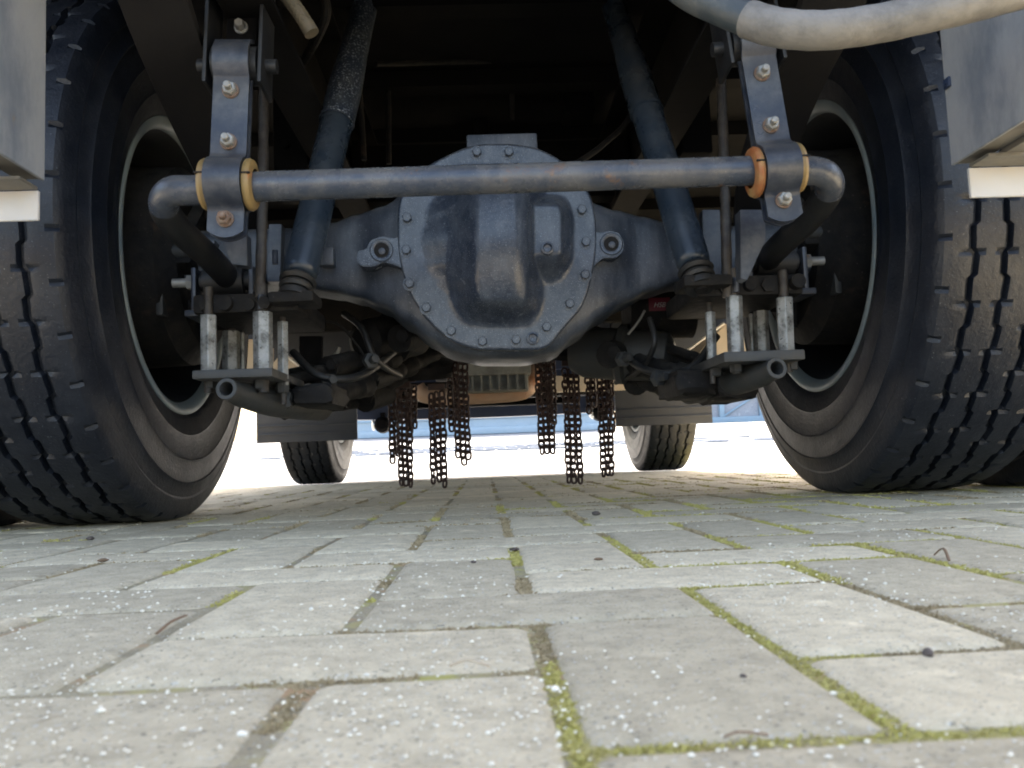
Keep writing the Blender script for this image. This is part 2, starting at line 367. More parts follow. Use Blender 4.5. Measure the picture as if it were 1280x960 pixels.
def pebble(b, p, s, n=1):
    t = bmesh.new(); bmesh.ops.create_icosphere(t, subdivisions=n, radius=s)
    k = Vector((mrnd.uniform(.7, 1.4), mrnd.uniform(.7, 1.3), mrnd.uniform(.4, .8)))
    for v in t.verts: v.co = Vector((v.co.x*k.x, v.co.y*k.y, v.co.z*k.z))*mrnd.uniform(.85, 1.15)+p
    merge(b, t)
for _ in range(5200):
    y = .2+abs(mrnd.gauss(0, .38)) if mrnd.random() < .75 else mrnd.uniform(.2, 2.2)
    x = mrnd.uniform(-.66, .66)*y; d_ = mn.noise(Vector((x*7, y*7, 1)))+(.12 if x < 0 else -.02)
    if mrnd.random() > .45+d_*1.2: continue
    s = mrnd.choice((.0005, .0006, .0008, .0011)) * (.9 if y < .6 else 1.3)
    if mrnd.random() < .015: s *= 1.7
    pebble(b, Vector((x, y, s*.3)), s)
tag(obj('grit', b, 'grit', sharp=180), 'white grit scattered over the pavers in the foreground', 'grit', kind='stuff')

def gpt(x, y): 
    r = fw+rt*((x-640)/F_PX)-up*((y-480)/F_PX); return Vector((0, 0, CAM_H))+r*(-CAM_H/r.z)
for (px, py, s, mt, lab) in ((643, 689, .0042, 'pebble', 'dark blue-black pebble lying on the joint below the smooth paver'),
        (129, 703, .0052, 'leaf', 'small brown stone on the pavers at the left'), (113, 675, .0048, 'pebble', 'dark stone on the pavers nearest the left tyre'),
        (748, 701, .0034, 'leaf', 'brown seed on the paver right of the mossy joint'), (592, 704, .0026, 'pebble', 'tiny dark pebble on the paver before the smooth one'),
        (929, 847, .0016, 'pebble', 'black crumb on the big right foreground paver'), (694, 864, .0018, 'grit', 'white pebble sitting in the moss of the middle joint'),
        (1042, 869, .0015, 'grit', 'white pebble in the right foreground joint'), (303, 921, .0018, 'grit', 'white pebble in the left foreground joint'),
        (745, 644, .006, 'pebble', 'dark stone in the joint under the right chains'), (1160, 820, .003, 'pebble', 'dark flat stone by the rusty joint at the right')):
    g_ = gpt(px, py); bb = bmesh.new(); pebble(bb, g_+Vector((0, 0, s*.5)), s, 2); tag(obj('pebble', bb, mt), lab, 'pebble', 'loose stones on the paving')
def strip(name, pts, wdt, mt, lab, cat):
    b = bmesh.new(); tube(b, smooth_path([Vector(p) for p in pts], 4), wdt, 6, flat=.5); tag(obj(name, b, mt), lab, cat)
strip('twig', [gpt(562, 838)+Vector((0, 0, .002)), gpt(585, 836)+Vector((0, 0, .004)), gpt(612, 841)+Vector((0, 0, .003))], .0009, 'twig', 'pale dry twig on the joint left of the mossy middle joint', 'twig')
strip('twig', [gpt(1168, 695)+Vector((0, 0, .001)), gpt(1180, 697)+Vector((0, 0, .008)), gpt(1187, 707)+Vector((0, 0, .004))], .0012, 'leaf', 'curled brown twig standing in the mossy joint at the right', 'twig')
strip('leaf', [gpt(196, 796)+Vector((0, 0, .002)), gpt(214, 785)+Vector((0, 0, .004)), gpt(232, 775)+Vector((0, 0, .003))], .0014, 'leaf', 'narrow orange-brown leaf lying along the left joint', 'leaf')
strip('leaf', [gpt(905, 925)+Vector((0, 0, .001)), gpt(925, 926)+Vector((0, 0, .003)), gpt(960, 922)+Vector((0, 0, .001))], .0008, 'leaf', 'red-brown leaf shred on the nearest right joint', 'leaf')

# rows of grey blocks let into the bright concrete beyond the truck
strip_pave = thing('block_strip', 'strip of grey blocks let into the bright concrete beyond the truck', 'paving strip', (0, 12, gz(12)))
strip_pave['kind'] = 'structure'
for k_ in ('label', 'category'): del strip_pave[k_]
sb = bmesh.new(); box(sb, (0, 0, 0), (.27, .42, .03), None, .008); bmesh.ops.recalc_face_normals(sb, faces=sb.faces[:])
sme = bpy.data.meshes.new('block'); sb.to_mesh(sme); sb.free(); sme.materials.append(M['slabfar'])
for r in range(4):
    for c in range(22):
        if random.random() < .25: continue
        o = bpy.data.objects.new('block', sme); COL.objects.link(o); o.parent = strip_pave
        yy = 11+r*.5; o.location = (-2.7+c*.3+.15*(r % 2), yy-12, gz(yy)-gz(12)-.012)

# ------------------------------------------------------------------ far blue container and lattice trailer
def far_box(name, lab, cat, xa, xb, Y, lattice=False):
    A = at(xa, 573, Y); B = at(xb, 573, Y); z0 = gz(Y)-.01; x0, x1 = A.x, B.x
    t = thing(name, lab, cat, ((x0+x1)/2, Y, z0))
    if not lattice:
        b = bmesh.new(); box2(b, (x0, Y, z0+.04), (x1, Y+2.3, z0+2.5), .02); obj('body', b, 'bluefar', t)
        b = bmesh.new(); box2(b, (x0-.02, Y-.09, z0), (x1+.02, Y-.003, z0+.16), .015); obj('bottom_rail', b, 'bluefar', t)
        b = bmesh.new(); box2(b, (x0-.02, Y-.05, z0+.36), (x1+.02, Y-.003, z0+.42), .012); obj('middle_rail', b, 'bluepale', t)
        b = bmesh.new(); box2(b, (x0-.02, Y-.09, z0+2.4), (x1+.02, Y-.003, z0+2.52), .015); obj('top_rail', b, 'bluefar', t)
        n = 9
        for i in range(n+1):
            x = x0+(x1-x0)*i/n; b = bmesh.new(); box2(b, (x-.04, Y-.045, z0+.43), (x+.04, Y-.004, z0+2.39), .01); obj('rib', b, 'bluepale', t)
    else:
        b = bmesh.new(); box2(b, (x0, Y-.1, z0), (x1, Y+.1, z0+.22), .02); obj('bottom_rail', b, 'bluepale', t)
        n = 4
        for i in range(n+1):
            x = x0+.1+(x1-x0-.2)*i/n; b = bmesh.new(); box2(b, (x-.07, Y-.07, z0+.22), (x+.07, Y+.07, z0+1.5), .01); obj('post', b, 'bluepale', t)
            if i < n:
                x2 = x0+.1+(x1-x0-.2)*(i+1)/n; b = bmesh.new(); tube(b, [Vector((x+.07, Y, z0+.25)), Vector((x2-.07, Y, z0+.85))], .03, 6); obj('diagonal', b, 'bluepale', t)
                b = bmesh.new(); box2(b, (x+.071, Y+.04, z0+.221), (x2-.071, Y+.06, z0+1.38)); obj('panel', b, 'slabfar', t)
        b = bmesh.new(); box2(b, (x0, Y-.1, z0+1.5), (x1, Y+.1, z0+1.65), .02); obj('top_rail', b, 'bluepale', t)
far_box('container', 'light blue steel container beyond the bright yard, seen under the truck bumper', 'container', 446, 770, 20.0)
far_box('trailer_frame', 'pale blue lattice steel frame seen between the right flap and the right tyre', 'frame', 800, 1010, 24.0, True)

# ------------------------------------------------------------------ wheels
def tyre_mesh():
    b = bmesh.new(); R = .5225; NP = 40; st = 14; n = NP*st; dep = .012
    cols = []       # (x, r, wobble, kind)
    side = [(.112, .292), (.124, .300), (.131, .308), (.138, .322), (.1445, .345), (.1465, .350), (.1455, .355), (.150, .375), (.1515, .398), (.1535, .402), (.1515, .407), (.1505, .430), (.148, .446), (.1495, .449), (.1455, .454), (.1415, .470), (.1395, .476), (.1405, .480), (.137, .492), (.1335, .503)]
    for x, r in side: cols.append((-x, r, 0, 's'))
    cols += [(-.130, .512, 0, 'n'), (-.124, .5185, 0, 'n'), (-.112, .5205, 0, 'n2'), (-.104, .5212, 0, 't')]
    G = (-.078, -.026, .026, .078)
    for i, g in enumerate(G):
        k = 1 if i % 2 else -1
        cols += [(g-.014, R, 0, 'x'), (g-.0064, R-.0006, k, 't'), (g-.0038, R-dep, k, 'g'), (g+.0038, R-dep, k, 'g'), (g+.0064, R-.0006, k, 't'), (g+.014, R, 0, 'x')]
        if i < 3: cols += [(g+.019, R, 0, 't'), (g+.033, R, 0, 't')]
    cols += [(.104, .5212, 0, 't'), (.112, .5205, 0, 'n2'), (.124, .5185, 0, 'n'), (.130, .512, 0, 'n')]
    for x, r in reversed(side): cols.append((x, r, 0, 's'))
    wv = (1, 1, 1, .9, .8, .8, .8, -.8, -1, -1, -.9, -.8, -.8, -.8)
    rings = []
    for j in range(n):
        th = 2*pi*j/n; ph = j % st; ring = []
        for x, r, wo, kd in cols:
            rr = r; xx = x
            if wo: xx += wo*.0036*wv[ph]
            if kd == 'n' and ph == 3 and r > .515: rr -= .008
            if kd == 'n' and ph in (4, 5, 6) and x*(-1) > .127: rr -= .002
            if kd == 'x' and ph == (7 if x > 0 else 0): rr -= .0045
            if kd == 't' and wo and (ph == 7 and x > 0 or ph == 0 and x < 0): rr -= .006      # small sipes at the groove edges
            ring.append(b.verts.new((xx, rr*sin(th), rr*cos(th))))
        rings.append(ring)
    for j in range(n): bridge(b, rings[j], rings[(j+1) % n], close=False)
    return b
def rim_mesh(lip=False):
    b = bmesh.new()
    pr = [(-.132, .305), (-.134, .300), (-.130, .288), (-.115, .284), (-.10, .278), (-.03, .255), (.03, .255), (.09, .272), (.116, .2805), (.116, .290), (.110, .290), (.03, .262), (-.03, .262), (-.10, .285), (-.122, .292)]
    if lip: pr = [(.1165, .281), (.126, .2845), (.1325, .2925), (.1345, .3025), (.1315, .3070), (.1265, .305), (.124, .297), (.1165, .290)]
    lathe(b, (0, 0, 0), (1, 0, 0), pr, 128, closed=True); return b
def disc_mesh():
    b = bmesh.new(); lathe(b, (0, 0, 0), (1, 0, 0), [(-.128, .0), (-.128, .165), (-.120, .20), (-.09, .236), (-.05, .254), (-.04, .254), (-.075, .232), (-.108, .196), (-.116, .165), (-.116, .0)], 64); return b
def wheel(x, y, z, rz, first=None):
    if first is None:
        wo = obj('wheel', disc_mesh(), 'rimdark', truck, local=True)
        ORIG[wo.name] = Vector((0, 0, 0))
        t = obj('tyre', tyre_mesh(), 'rubber', None, local=True, sharp=30); t.parent = wo
        rm = obj('rim', rim_mesh(), 'rimdark', None, local=True, sharp=40); rm.parent = wo
        rm = obj('rim_flange', rim_mesh(True), 'rim', None, local=True, sharp=50); rm.parent = wo
        wo.matrix_parent_inverse = Matrix.Identity(4)
    else:
        wo = first.copy(); COL.objects.link(wo); wo.parent = truck
        for ch in first.children:
            c = ch.copy(); COL.objects.link(c); c.parent = wo
    wo.location = Vector((x, y, z))-ORIG[truck.name]; wo.rotation_euler = (random.uniform(0, 6), 0, rz); return wo
LX, RX = CX-.667-.134, CX+.667+.134
W0 = wheel(LX, AXY, WZ-.001, 0)
wheel(RX, AXY, WZ-.001, pi, W0); wheel(LX-.345, AXY, WZ-.001, pi, W0); wheel(RX+.345, AXY, WZ-.001, 0, W0)
FY = 4.62
for xw_, rz_ in ((-.935, 0), (.90, pi)): wheel(CX+xw_, FY, WZ-.004, rz_, W0).scale = (.88, 1, 1)
for sx in (-1, 1):
    for y, xi in ((AXY, .62), (FY, .76)):
        b = bmesh.new(); o_ = Vector((CX+sx*xi, y, WZ)); ax = (sx, 0, 0)
        lathe(b, o_, ax, [(0, .06), (0, .17), (.02, .19), (.03, .205), (.16, .21), (.165, .19), (.165, .05)], 48)
        for k in range(6):
            a = k*pi/3+.3; c = o_+Vector((-sx*.012, cos(a)*.12, sin(a)*.12)); box(b, c, (.03, .022, .11), Matrix.Rotation(pi/2-a, 3, 'X'), .004)
        cyl(b, o_+Vector((-sx*.03, -.13, .02)), o_+Vector((sx*.02, -.13, .02)), .028, n=16)
        cyl(b, o_+Vector((-sx*.05, -.09, -.10)), o_+Vector((sx*.02, -.09, -.10)), .016, n=12)
        bd = obj('brake_drum', b, 'black', truck)
        if y < 3:
            b = bmesh.new(); q = o_+Vector((-sx*.02, -.16, -.005)); cyl(b, q+Vector((-sx*.02, 0, 0)), q+Vector((sx*.2, 0, 0)), .016, n=16); box(b, q+Vector((sx*.05, 0, -.055)), (.014, .03, .14), None, .004); box(b, q+Vector((sx*.09, .01, .0)), (.04, .05, .05), None, .006)
            for k in range(3): cyl(b, q+Vector((sx*.025, 0, -.03*k)), q+Vector((sx*.045, 0, -.03*k)), .007, n=6)
            obj('slack_adjuster', b, 'gear', truck)

# ------------------------------------------------------------------ rear axle housing
def bez(pts, x):
    for (a, p), (c, q) in zip(pts, pts[1:]):
        if a <= x <= c:
            t = (x-a)/(c-a); t = t*t*(3-2*t); return p+(q-p)*t
    return pts[0][1] if x < pts[0][0] else pts[-1][1]
TOP = [(190, 290), (345, 286), (385, 284), (415, 278), (445, 268), (480, 256), (505, 240), (530, 212), (560, 192), (600, 180), (625, 178), (660, 182), (695, 198), (722, 222), (745, 252), (775, 262), (805, 270), (840, 278), (880, 284), (1060, 270)]
BOT = [(190, 362), (345, 356), (385, 362), (415, 366), (445, 373), (475, 384), (505, 404), (530, 424), (560, 440), (600, 447), (650, 447), (690, 441), (720, 420), (750, 397), (780, 380), (815, 364), (850, 354), (890, 350), (1060, 340)]
b = bmesh.new(); prev = None; N_ = 36
for i in range(88):
    x = 190+(1060-190)*i/87.; k = max(0, 1-((x-622)/165)**2); hy = .066+.052*k**.8; yc = 1.715-.005*k; yf = yc-hy
    zt = at(x, bez(TOP, x), yf+.02).z; zb = at(x, bez(BOT, x), yf+.02).z; X = at(x, 310, yf).x; ring = []
    for j in range(N_):
        a = 2*pi*j/N_; ca, sa = cos(a), sin(a); e = .30
        ring.append(b.verts.new((X, yc+hy*math.copysign(abs(ca)**e, ca), (zt+zb)/2+(zt-zb)/2*math.copysign(abs(sa)**e, sa))))
    if prev: bridge(b, prev, ring)
    else: b.faces.new(ring)
    prev = ring
b.faces.new(prev)
housing = obj('axle_housing', b, 'housing', truck, sharp=50)
# gearbox nose in front of the housing
b = bmesh.new(); lathe(b, (CX-.01, 1.78, .50), (0, 1, 0), [(0, .17), (.06, .18), (.14, .165), (.22, .12), (.3, .085), (.36, .08), (.37, .0)], 40); obj('differential_nose', b, 'black', housing)

# ------------------------------------------------------------------ differential cover (height field over its flange outline)
CY = 1.585
OUT = [(497, 300), (497, 262), (502, 240), (515, 222), (540, 203), (562, 192), (580, 184), (605, 179), (640, 179), (672, 184), (692, 194), (712, 207), (730, 228), (741, 250), (745, 275), (746, 300), (744, 325), (740, 345), (735, 366), (727, 385), (712, 402), (698, 418), (688, 432), (676, 437), (640, 437.5), (600, 437), (585, 434), (566, 427), (546, 412), (530, 395), (515, 372), (504, 345), (499, 322)]
OV = [Vector((x, y, 0)) for x, y in OUT]
def outline(n):
    P_ = OV+OV[:1]; L_ = [0]
    for a, c in zip(P_, P_[1:]): L_.append(L_[-1]+(c-a).length)
    out = []
    for i in range(n):
        s = L_[-1]*i/n
        for k in range(len(P_)-1):
            if L_[k] <= s <= L_[k+1]: out.append(P_[k].lerp(P_[k+1], (s-L_[k])/(L_[k+1]-L_[k]))); break
    for _ in range(2): out = [(out[i-1]+out[i]*2+out[(i+1) % n])/4 for i in range(n)]
    return out
def ss(a, c, x):
    t = min(1, max(0, (x-a)/(c-a))); return t*t*(3-2*t)
def hfield(x, y):
    # dome over the crown wheel: narrow, convex both ways, with a soft shelf on its left
    arc = sqrt(max(0, 1-((y-312)/104)**2)) if abs(y-312) < 104 else 0
    rb = ss(372, 412, y)*16                      # rounded lower corners
    le = bez([(200, 556), (235, 549), (270, 534), (300, 528), (330, 534), (352, 548), (372, 564), (395, 574), (410, 584)], y)
    sh = ss(le-6, le+40, x)*(1-ss(640, 676, x))*ss(204, 230, y)*(1-ss(380, 407, y))
    dm = ss(556+rb, 600+rb, x)*(1-ss(655-rb, 683-rb*.5, x))*ss(203, 232, y)*(1-ss(384, 411, y))
    conv = 1-.16*((x-625)/42)**2 if abs(x-625) < 60 else .67
    main = .026*sh*(.5+.5*arc)+.074*dm*(.12+.88*arc)*conv
    bx = (1-ss(696, 719, x+max(0, y-322)*.35+max(0, 275-y)*.25)); by = ss(243, 268, y)*(1-ss(324, 356, y+max(0, x-690)*.2))
    bump = .050*bx*by*ss(640, 650, x)
    k = .008; d = main-bump
    return max(main, bump)+max(0, k-abs(d))**2/(4*k)*(1 if min(main, bump) > 1e-5 else 0)
b = bmesh.new(); n = 176; oc = Vector((620, 312, 0)); ol = outline(n)
bx_, rings = 80, []
for k in range(1, bx_+1):
    f = k/bx_; ring = []
    for p in ol:
        q = oc.lerp(p, f); h = hfield(q.x, q.y); w_ = at(q.x, q.y, CY); edge = .0018*ss(.985, 1, f)
        ring.append(b.verts.new((w_.x, CY-h+edge*2, w_.z)))
    rings.append(ring)
c0 = at(oc.x, oc.y, CY); cv = b.verts.new((c0.x, CY-hfield(oc.x, oc.y), c0.z))
for i in range(n): b.faces.new((cv, rings[0][i], rings[0][(i+1) % n]))
for A, B in zip(rings, rings[1:]): bridge(b, A, B)
last = [b.verts.new((v.co.x, CY+.03, v.co.z)) for v in rings[-1]]; bridge(b, rings[-1], last)
cover = obj('differential_cover', b, 'cover', truck, sharp=55)
def hexbolt(b, p, nrm, r, hd, washer=1.35, n=6, dome=True):
    p = Vector(p); nrm = Vector(nrm).normalized()
    cyl(b, p, p+nrm*.0025, r*washer, n=20); a_ = random.uniform(0, 1)
    lathe(b, p+nrm*.0025, nrm, [(0, r*.0), (0, r), (hd*.8, r), (hd, r*.84), (hd, 0)], 6, hint=Vector((sin(a_), .1, cos(a_))))
for (x, y) in ((596, 191), (636, 191), (509, 273), (508, 313), (512, 355), (533, 385), (564, 414), (603, 427), (645, 425), (683, 409), (712, 380), (731, 344), (732, 303), (727, 263), (520, 236), (716, 226)):
    p = at(x, y, CY); b = bmesh.new(); p.y = CY+.001; hexbolt(b, p, (0, -1, 0), .0094, .0085, 1.4); obj('bolt', b, 'cover', cover, sharp=30)
for (x, y) in ((684, 311), (666, 423)):
    hh = hfield(x, y); p = at(x, y, CY-hh); b = bmesh.new(); p.y = CY-hh+.001
    lathe(b, p, (0, -1, 0), [(0, .0), (0, .0125), (.008, .0118), (.009, .0085), (.005, .0065), (.004, .0)], 28); obj('plug', b, 'cover', cover, sharp=30)
# lifting lugs at both sides with blind holes
for (hx, hy_, poly) in ((477, 313, [(506, 294), (492, 298), (478, 295), (463, 300), (458, 311), (447, 314), (445, 326), (452, 333), (466, 333), (480, 327), (494, 331), (506, 336)]),
                        (764, 305, [(740, 288), (751, 291), (762, 288), (774, 291), (780, 303), (779, 314), (770, 322), (754, 322), (744, 330), (740, 338)])):
    b = bmesh.new(); p = at(hx, hy_, CY+.004); P0 = [at(x, y, CY+.004) for x, y in poly]
    for q in P0: q.y = CY+.004
    slab(b, P0, Vector((0, .05, 0)), .002)
    p.y = CY+.004; lathe(b, p, (0, -1, 0), [(-.004, .0225), (.001, .0225), (.0028, .0205), (.0028, .0165), (.0018, .0145), (-.0035, .0143)], 36)
    lug = obj('lug', b, 'cover', cover, sharp=40)
    b = bmesh.new(); q = p+Vector((0, -.0008, 0)); lathe(b, q, (0, -1, 0), [(0, .0), (0, .0144), (.0003, .0144)], 28); o_ = obj('hole', b, 'black', cover)
    b = bmesh.new(); hexbolt(b, p+Vector((.001, -.001, -.002)), (0, -1, 0), .0055, .002, 1.15); obj('bolt', b, 'housing', cover)
b = bmesh.new(); A = at(583, 168, 1.60); B = at(672, 186, 1.60); box2(b, (A.x, 1.60, B.z-.03), (B.x, 1.72, A.z), .004); obj('top_pad', b, 'housing', housing)
# bracket stub on the left of the housing
b = bmesh.new(); A = at(398, 309, 1.62); B = at(417, 331, 1.62); box2(b, (A.x, 1.62, B.z), (B.x, 1.67, A.z), .004); obj('bracket', b, 'housing', housing)

# ------------------------------------------------------------------ anti-roll bar
BY = 1.24; br = .0222
Lb = [at(330, 233, BY), at(240, 240, BY)]; Rb = [at(930, 213, BY), at(1005, 211, BY)]
pts = [at(309, 362, 1.60), at(290, 352, 1.57), at(262, 322, 1.47), at(222, 285, 1.34), at(205, 258, 1.275), at(214, 240, 1.245), at(240, 238, 1.24), at(290, 235.5, 1.24)]
mid = [at(330+i*60, 233-i*1.93, BY) for i in range(11)]
rp = [at(975, 211.5, 1.24), at(1008, 213, 1.24), at(1031, 219, 1.245), at(1036, 238, 1.275), at(1012, 272, 1.36), at(975, 307, 1.47), at(956, 328, 1.57), at(944, 338, 1.60)]
def arc_path(ps, k): return smooth_path(ps, k)
b = bmesh.new(); LP_, RP_ = arc_path(pts, 7), arc_path(rp, 7); kl, kr = 28, 21
path = LP_[kl:] + mid + RP_[:len(RP_)-kr-7]
tube(b, path, br, 28); bar = obj('anti_roll_bar', b, 'bar', truck, sharp=60)
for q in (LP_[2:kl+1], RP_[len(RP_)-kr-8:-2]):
    b = bmesh.new(); tube(b, q, br, 28); obj('bar_arm', b, 'arm', bar, sharp=60)  # arms coloured black past the bend to paint in their shade
# bar ends: black rubber eyes with sleeves
for side, (ex, ey) in ((-1, (283, 352)), (1, (966, 328))):
    c = at(ex, ey, 1.57); b = bmesh.new(); cyl(b, c-Vector((.036, 0, 0)), c+Vector((.036, 0, 0)), .030, n=28); 
    cyl(b, c-Vector((.045, 0, 0)), c+Vector((.045, 0, 0)), .018, n=20); obj('bar_eye', b, 'arm', bar)
    # bracket ears, cross bolt, base plate
    b = bmesh.new()
    for k in (-1, 1):
        e = c+Vector((k*.052, 0, 0)); box(b, e+Vector((0, .0, -.02)), (.009, .055, .085), None, .003)
    box(b, c+Vector((0, .0, -.065)), (.125, .09, .012), None, .003); br_ = obj('bar_bracket', b, 'strap', truck)
    b = bmesh.new(); out = side; cyl(b, c-Vector((out*.07, 0, 0)), c+Vector((out*.098, 0, 0)), .0085, n=16)
    lathe(b, c+Vector((out*.057, 0, 0)), (out, 0, 0), [(0, 0), (0, .014), (.014, .014), (.015, .011), (.015, 0)], 6)
    lathe(b, c-Vector((out*.057, 0, 0)), (-out, 0, 0), [(0, 0), (0, .014), (.012, .014), (.013, .011), (.013, 0)], 6); obj('bolt', b, 'zinc', br_)

# ------------------------------------------------------------------ hanger straps with yellow bushings
def hanger(bx, by, tx, ty, bolts, rusty_side, top_hump=True):
    O = at(bx, by, BY); T = at(tx, ty, BY+.01); u = (T-O).normalized(); a = (Vector((1, 0, 0))-u*u.x).normalized(); nrm = -(u.cross(a)); 
    if nrm.y > 0: nrm = -nrm
    W = .0265; th = .005
    def loc(s, t, e=0): return O+u*s+nrm*t+a*e
    r = .034; tt = (T-O).length
    prof = [(tt+.062, -.012), (tt+.052, .008), (tt+.035, .019), (tt+.012, .017), (tt, .009), (tt-.006, .006), (.046, .006), (.038, .0085)]
    prof += [(r*sin(g)*1.0, .004+r*cos(g)) for g in [radians(v) for v in (72, 58, 42, 25, 8, -8, -25, -42, -58, -72)]]
    prof += [(-.038, .0085), (-.046, .006), (-.078, .006)]
    def strip_(prof, sgn, name, mt, par):
        b = bmesh.new(); rings = []
        # offset normals
        for i, (s, t) in enumerate(prof):
            p0, p1 = prof[max(i-1, 0)], prof[min(i+1, len(prof)-1)]; ds, dt = p1[0]-p0[0], p1[1]-p0[1]; l = sqrt(ds*ds+dt*dt) or 1
            ns, ntt = dt/l, -ds/l
            if ntt < 0: ns, ntt = -ns, -ntt
            ring = []
            last = i == len(prof)-1
            for e in (-1, -.75, -.4, 0, .4, .75, 1):
                dz = -.0105*(1-e*e)+.004 if last else 0
                ring.append((s+dz, t, e*W, ns, ntt))
            rings.append(ring)
        F_ = [[b.verts.new(loc(s+ns*th, sgn*(t+nt_*th), e)) for s, t, e, ns, nt_ in r_] for r_ in rings]
        K_ = [[b.verts.new(loc(s, sgn*t, e)) for s, t, e, ns, nt_ in r_] for r_ in rings]
        for A, B in zip(F_, F_[1:]): bridge(b, A, B, False)
        for A, B in zip(K_, K_[1:]): bridge(b, A, B, False)
        for i in range(len(rings)-1):
            for e in (0, -1): b.faces.new((F_[i][e], F_[i+1][e], K_[i+1][e], K_[i][e]))
        for i in (0, -1): bridge(b, F_[i], K_[i], False)
        bmesh.ops.recalc_face_normals(b, faces=b.faces[:])
        return obj(name, b, mt, par, sharp=40)
    st = strip_(prof, 1, 'hanger_strap', 'strap', truck)
    strip_([(s, t) for s, t in prof if s < tt+.04], -1, 'back_strap', 'strap', st)
    for k, sd in enumerate((-1, 1)):
        b = bmesh.new(); d = a*sd
        lathe(b, O+d*W*.98, d, [(0, br+.001), (0, .0345), (.002, .0375), (.007, .0385), (.0115, .036), (.0135, .030), (.0135, br+.001)], 40, hint=u)
        obj('bushing', b, 'bushrust' if sd == rusty_side else 'bush', st)
        b = bmesh.new(); box(b, O+d*(W+.0075)+nrm*.0375+u*.004, (.0125, .003, .0025)); obj('slit', b, 'black', st)
    for s, mt in bolts:
        b = bmesh.new(); p = loc(s, .006+th, 0)
        cyl(b, p, p+nrm*.003, .0125, n=24)
        obj('washer', b, 'boltrust', st)
        b = bmesh.new(); lathe(b, p+nrm*.003, nrm, [(0, .0), (0, .0105), (.007, .0105), (.009, .009), (.009, .0055)], 6, hint=(u+a*random.uniform(-.5, .5)).normalized())
        lathe(b, p+nrm*.003, nrm, [(.0, .0055), (.018, .0055), (.0195, .004), (.0195, 0)], 16); obj('bolt', b, mt, st, sharp=30)
    return O, u, a, nrm, tt, st
HL = hanger(286.5, 231, 292, 97, [(.143, 'zinc'), (.062, 'zinc'), (-.057, 'boltrust')], 0)
HR = hanger(969, 213, 945, 71, [(.151, 'zinc'), (.067, 'zinc'), (-.052, 'zinc')], -1)
# upper bushing and fork plates of each hanger, dark round boss behind
for H, sd in ((HL, -1), (HR, 1)):
    O, u, a, nrm, tt, st = H
    c = O+u*(tt+.028)-nrm*.018
    b = bmesh.new(); cyl(b, c-a*.034, c+a*.034, .029, n=28); cyl(b, c-a*.06, c+a*.06, .011, n=16); obj('upper_bushing', b, 'arm', truck)
    for k in (-1, 1):
        b = bmesh.new(); e = c+a*(k*.041); R_ = basis(a, -nrm, u)
        box(b, e+u*.13-nrm*.005, (.006, .07, .34), R_, .002); obj('fork_plate', b, 'arm', truck)
    b = bmesh.new(); p = c+u*.085+nrm*.0; box(b, c+u*.12-nrm*.025, (.05, .03, .16), basis(a, -nrm, u), .008); bl = obj('hanger_block', b, 'frame', truck)
    b = bmesh.new(); q = c+u*.07-nrm*.01; hexbolt(b, q, nrm, .008, .014); obj('bolt', b, 'zinc', bl)
# faint stamped marks on the right strap
O, u, a, nrm, tt, st = HR
for ch, s in (('I', .118), ('K', .098), ('/', .084), ('W', .070), ('X', .054)):
    cu = bpy.data.curves.new('stamp', 'FONT'); cu.body = ch; cu.size = .014; cu.extrude = .0002; cu.align_x = 'CENTER'
    tmp = bpy.data.objects.new('stamp', cu); COL.objects.link(tmp); bpy.context.view_layer.update()
    me = bpy.data.meshes.new_from_object(tmp); bpy.data.objects.remove(tmp)
    R_ = basis(-u, a, nrm).to_4x4() if False else basis(a, u, nrm).to_4x4() @ Matrix.Rotation(-pi/2, 4, 'Z')
    me.transform(Matrix.Translation(O+u*s+nrm*.0112-a*.022) @ R_); me.materials.append(M['zinc'])
    bb = bmesh.new(); bb.from_mesh(me); obj('stamped_letter', bb, 'bar', st)

# ------------------------------------------------------------------ shock absorbers
def shock(p0, p1, rlow, rup, dusty, collar):
    d = (p1-p0); L_ = d.length; b = bmesh.new()
    lathe(b, p0, d, [(0, .0), (0, rlow*.7), (.006, rlow*.93), (.016, rlow), (L_*.6, rlow), (L_*.6, 0)], 36); lo = obj('shock_absorber', b, 'shock' if not dusty else 'shock', truck, sharp=45)
    b = bmesh.new(); s0 = collar*L_
    lathe(b, p0, d, [(s0+.004, rlow*.9), (s0, rup), (s0+.006, rup+.0012), (s0+.01, rup), (s0+.11, rup), (s0+.2, rup*.86), (s0+.3, rup*.8), (L_+.1, rup*.8)], 36)
    obj('dust_tube', b, 'shock_dusty' if dusty else 'shock', lo, sharp=45)
    dn = d.normalized()
    for i in range(3):
        b = bmesh.new(); q = p0-dn*(.010+.016*i)
        lathe(b, q, d, [(-.006, .012), (-.006, .028), (0, .033-.002*i), (.006, .028), (.006, .012)], 28); obj('rubber_ring', b, 'arm', lo)
    b = bmesh.new(); cyl(b, p0-dn*.055, p0, .011, n=16); obj('stud', b, 'black', lo)
shock(at(374, 346, 1.50), at(458, 0, 1.80), .0315, .0345, True, .50)
shock(at(868, 333, 1.50), at(765, 0, 1.80), .0315, .0335, False, .52)
# grey lower shock cover bottoms and axle arms that carry them
for (x0, y0, x1, y1) in ((345, 372, 400, 384), (845, 352, 905, 364)):
    b = bmesh.new(); A = at(x0, y0, 1.52); B = at(x1, y1, 1.52); box2(b, (A.x, 1.46, B.z), (B.x, 1.545, A.z), .006); obj('shock_bracket', b, 'black', truck)

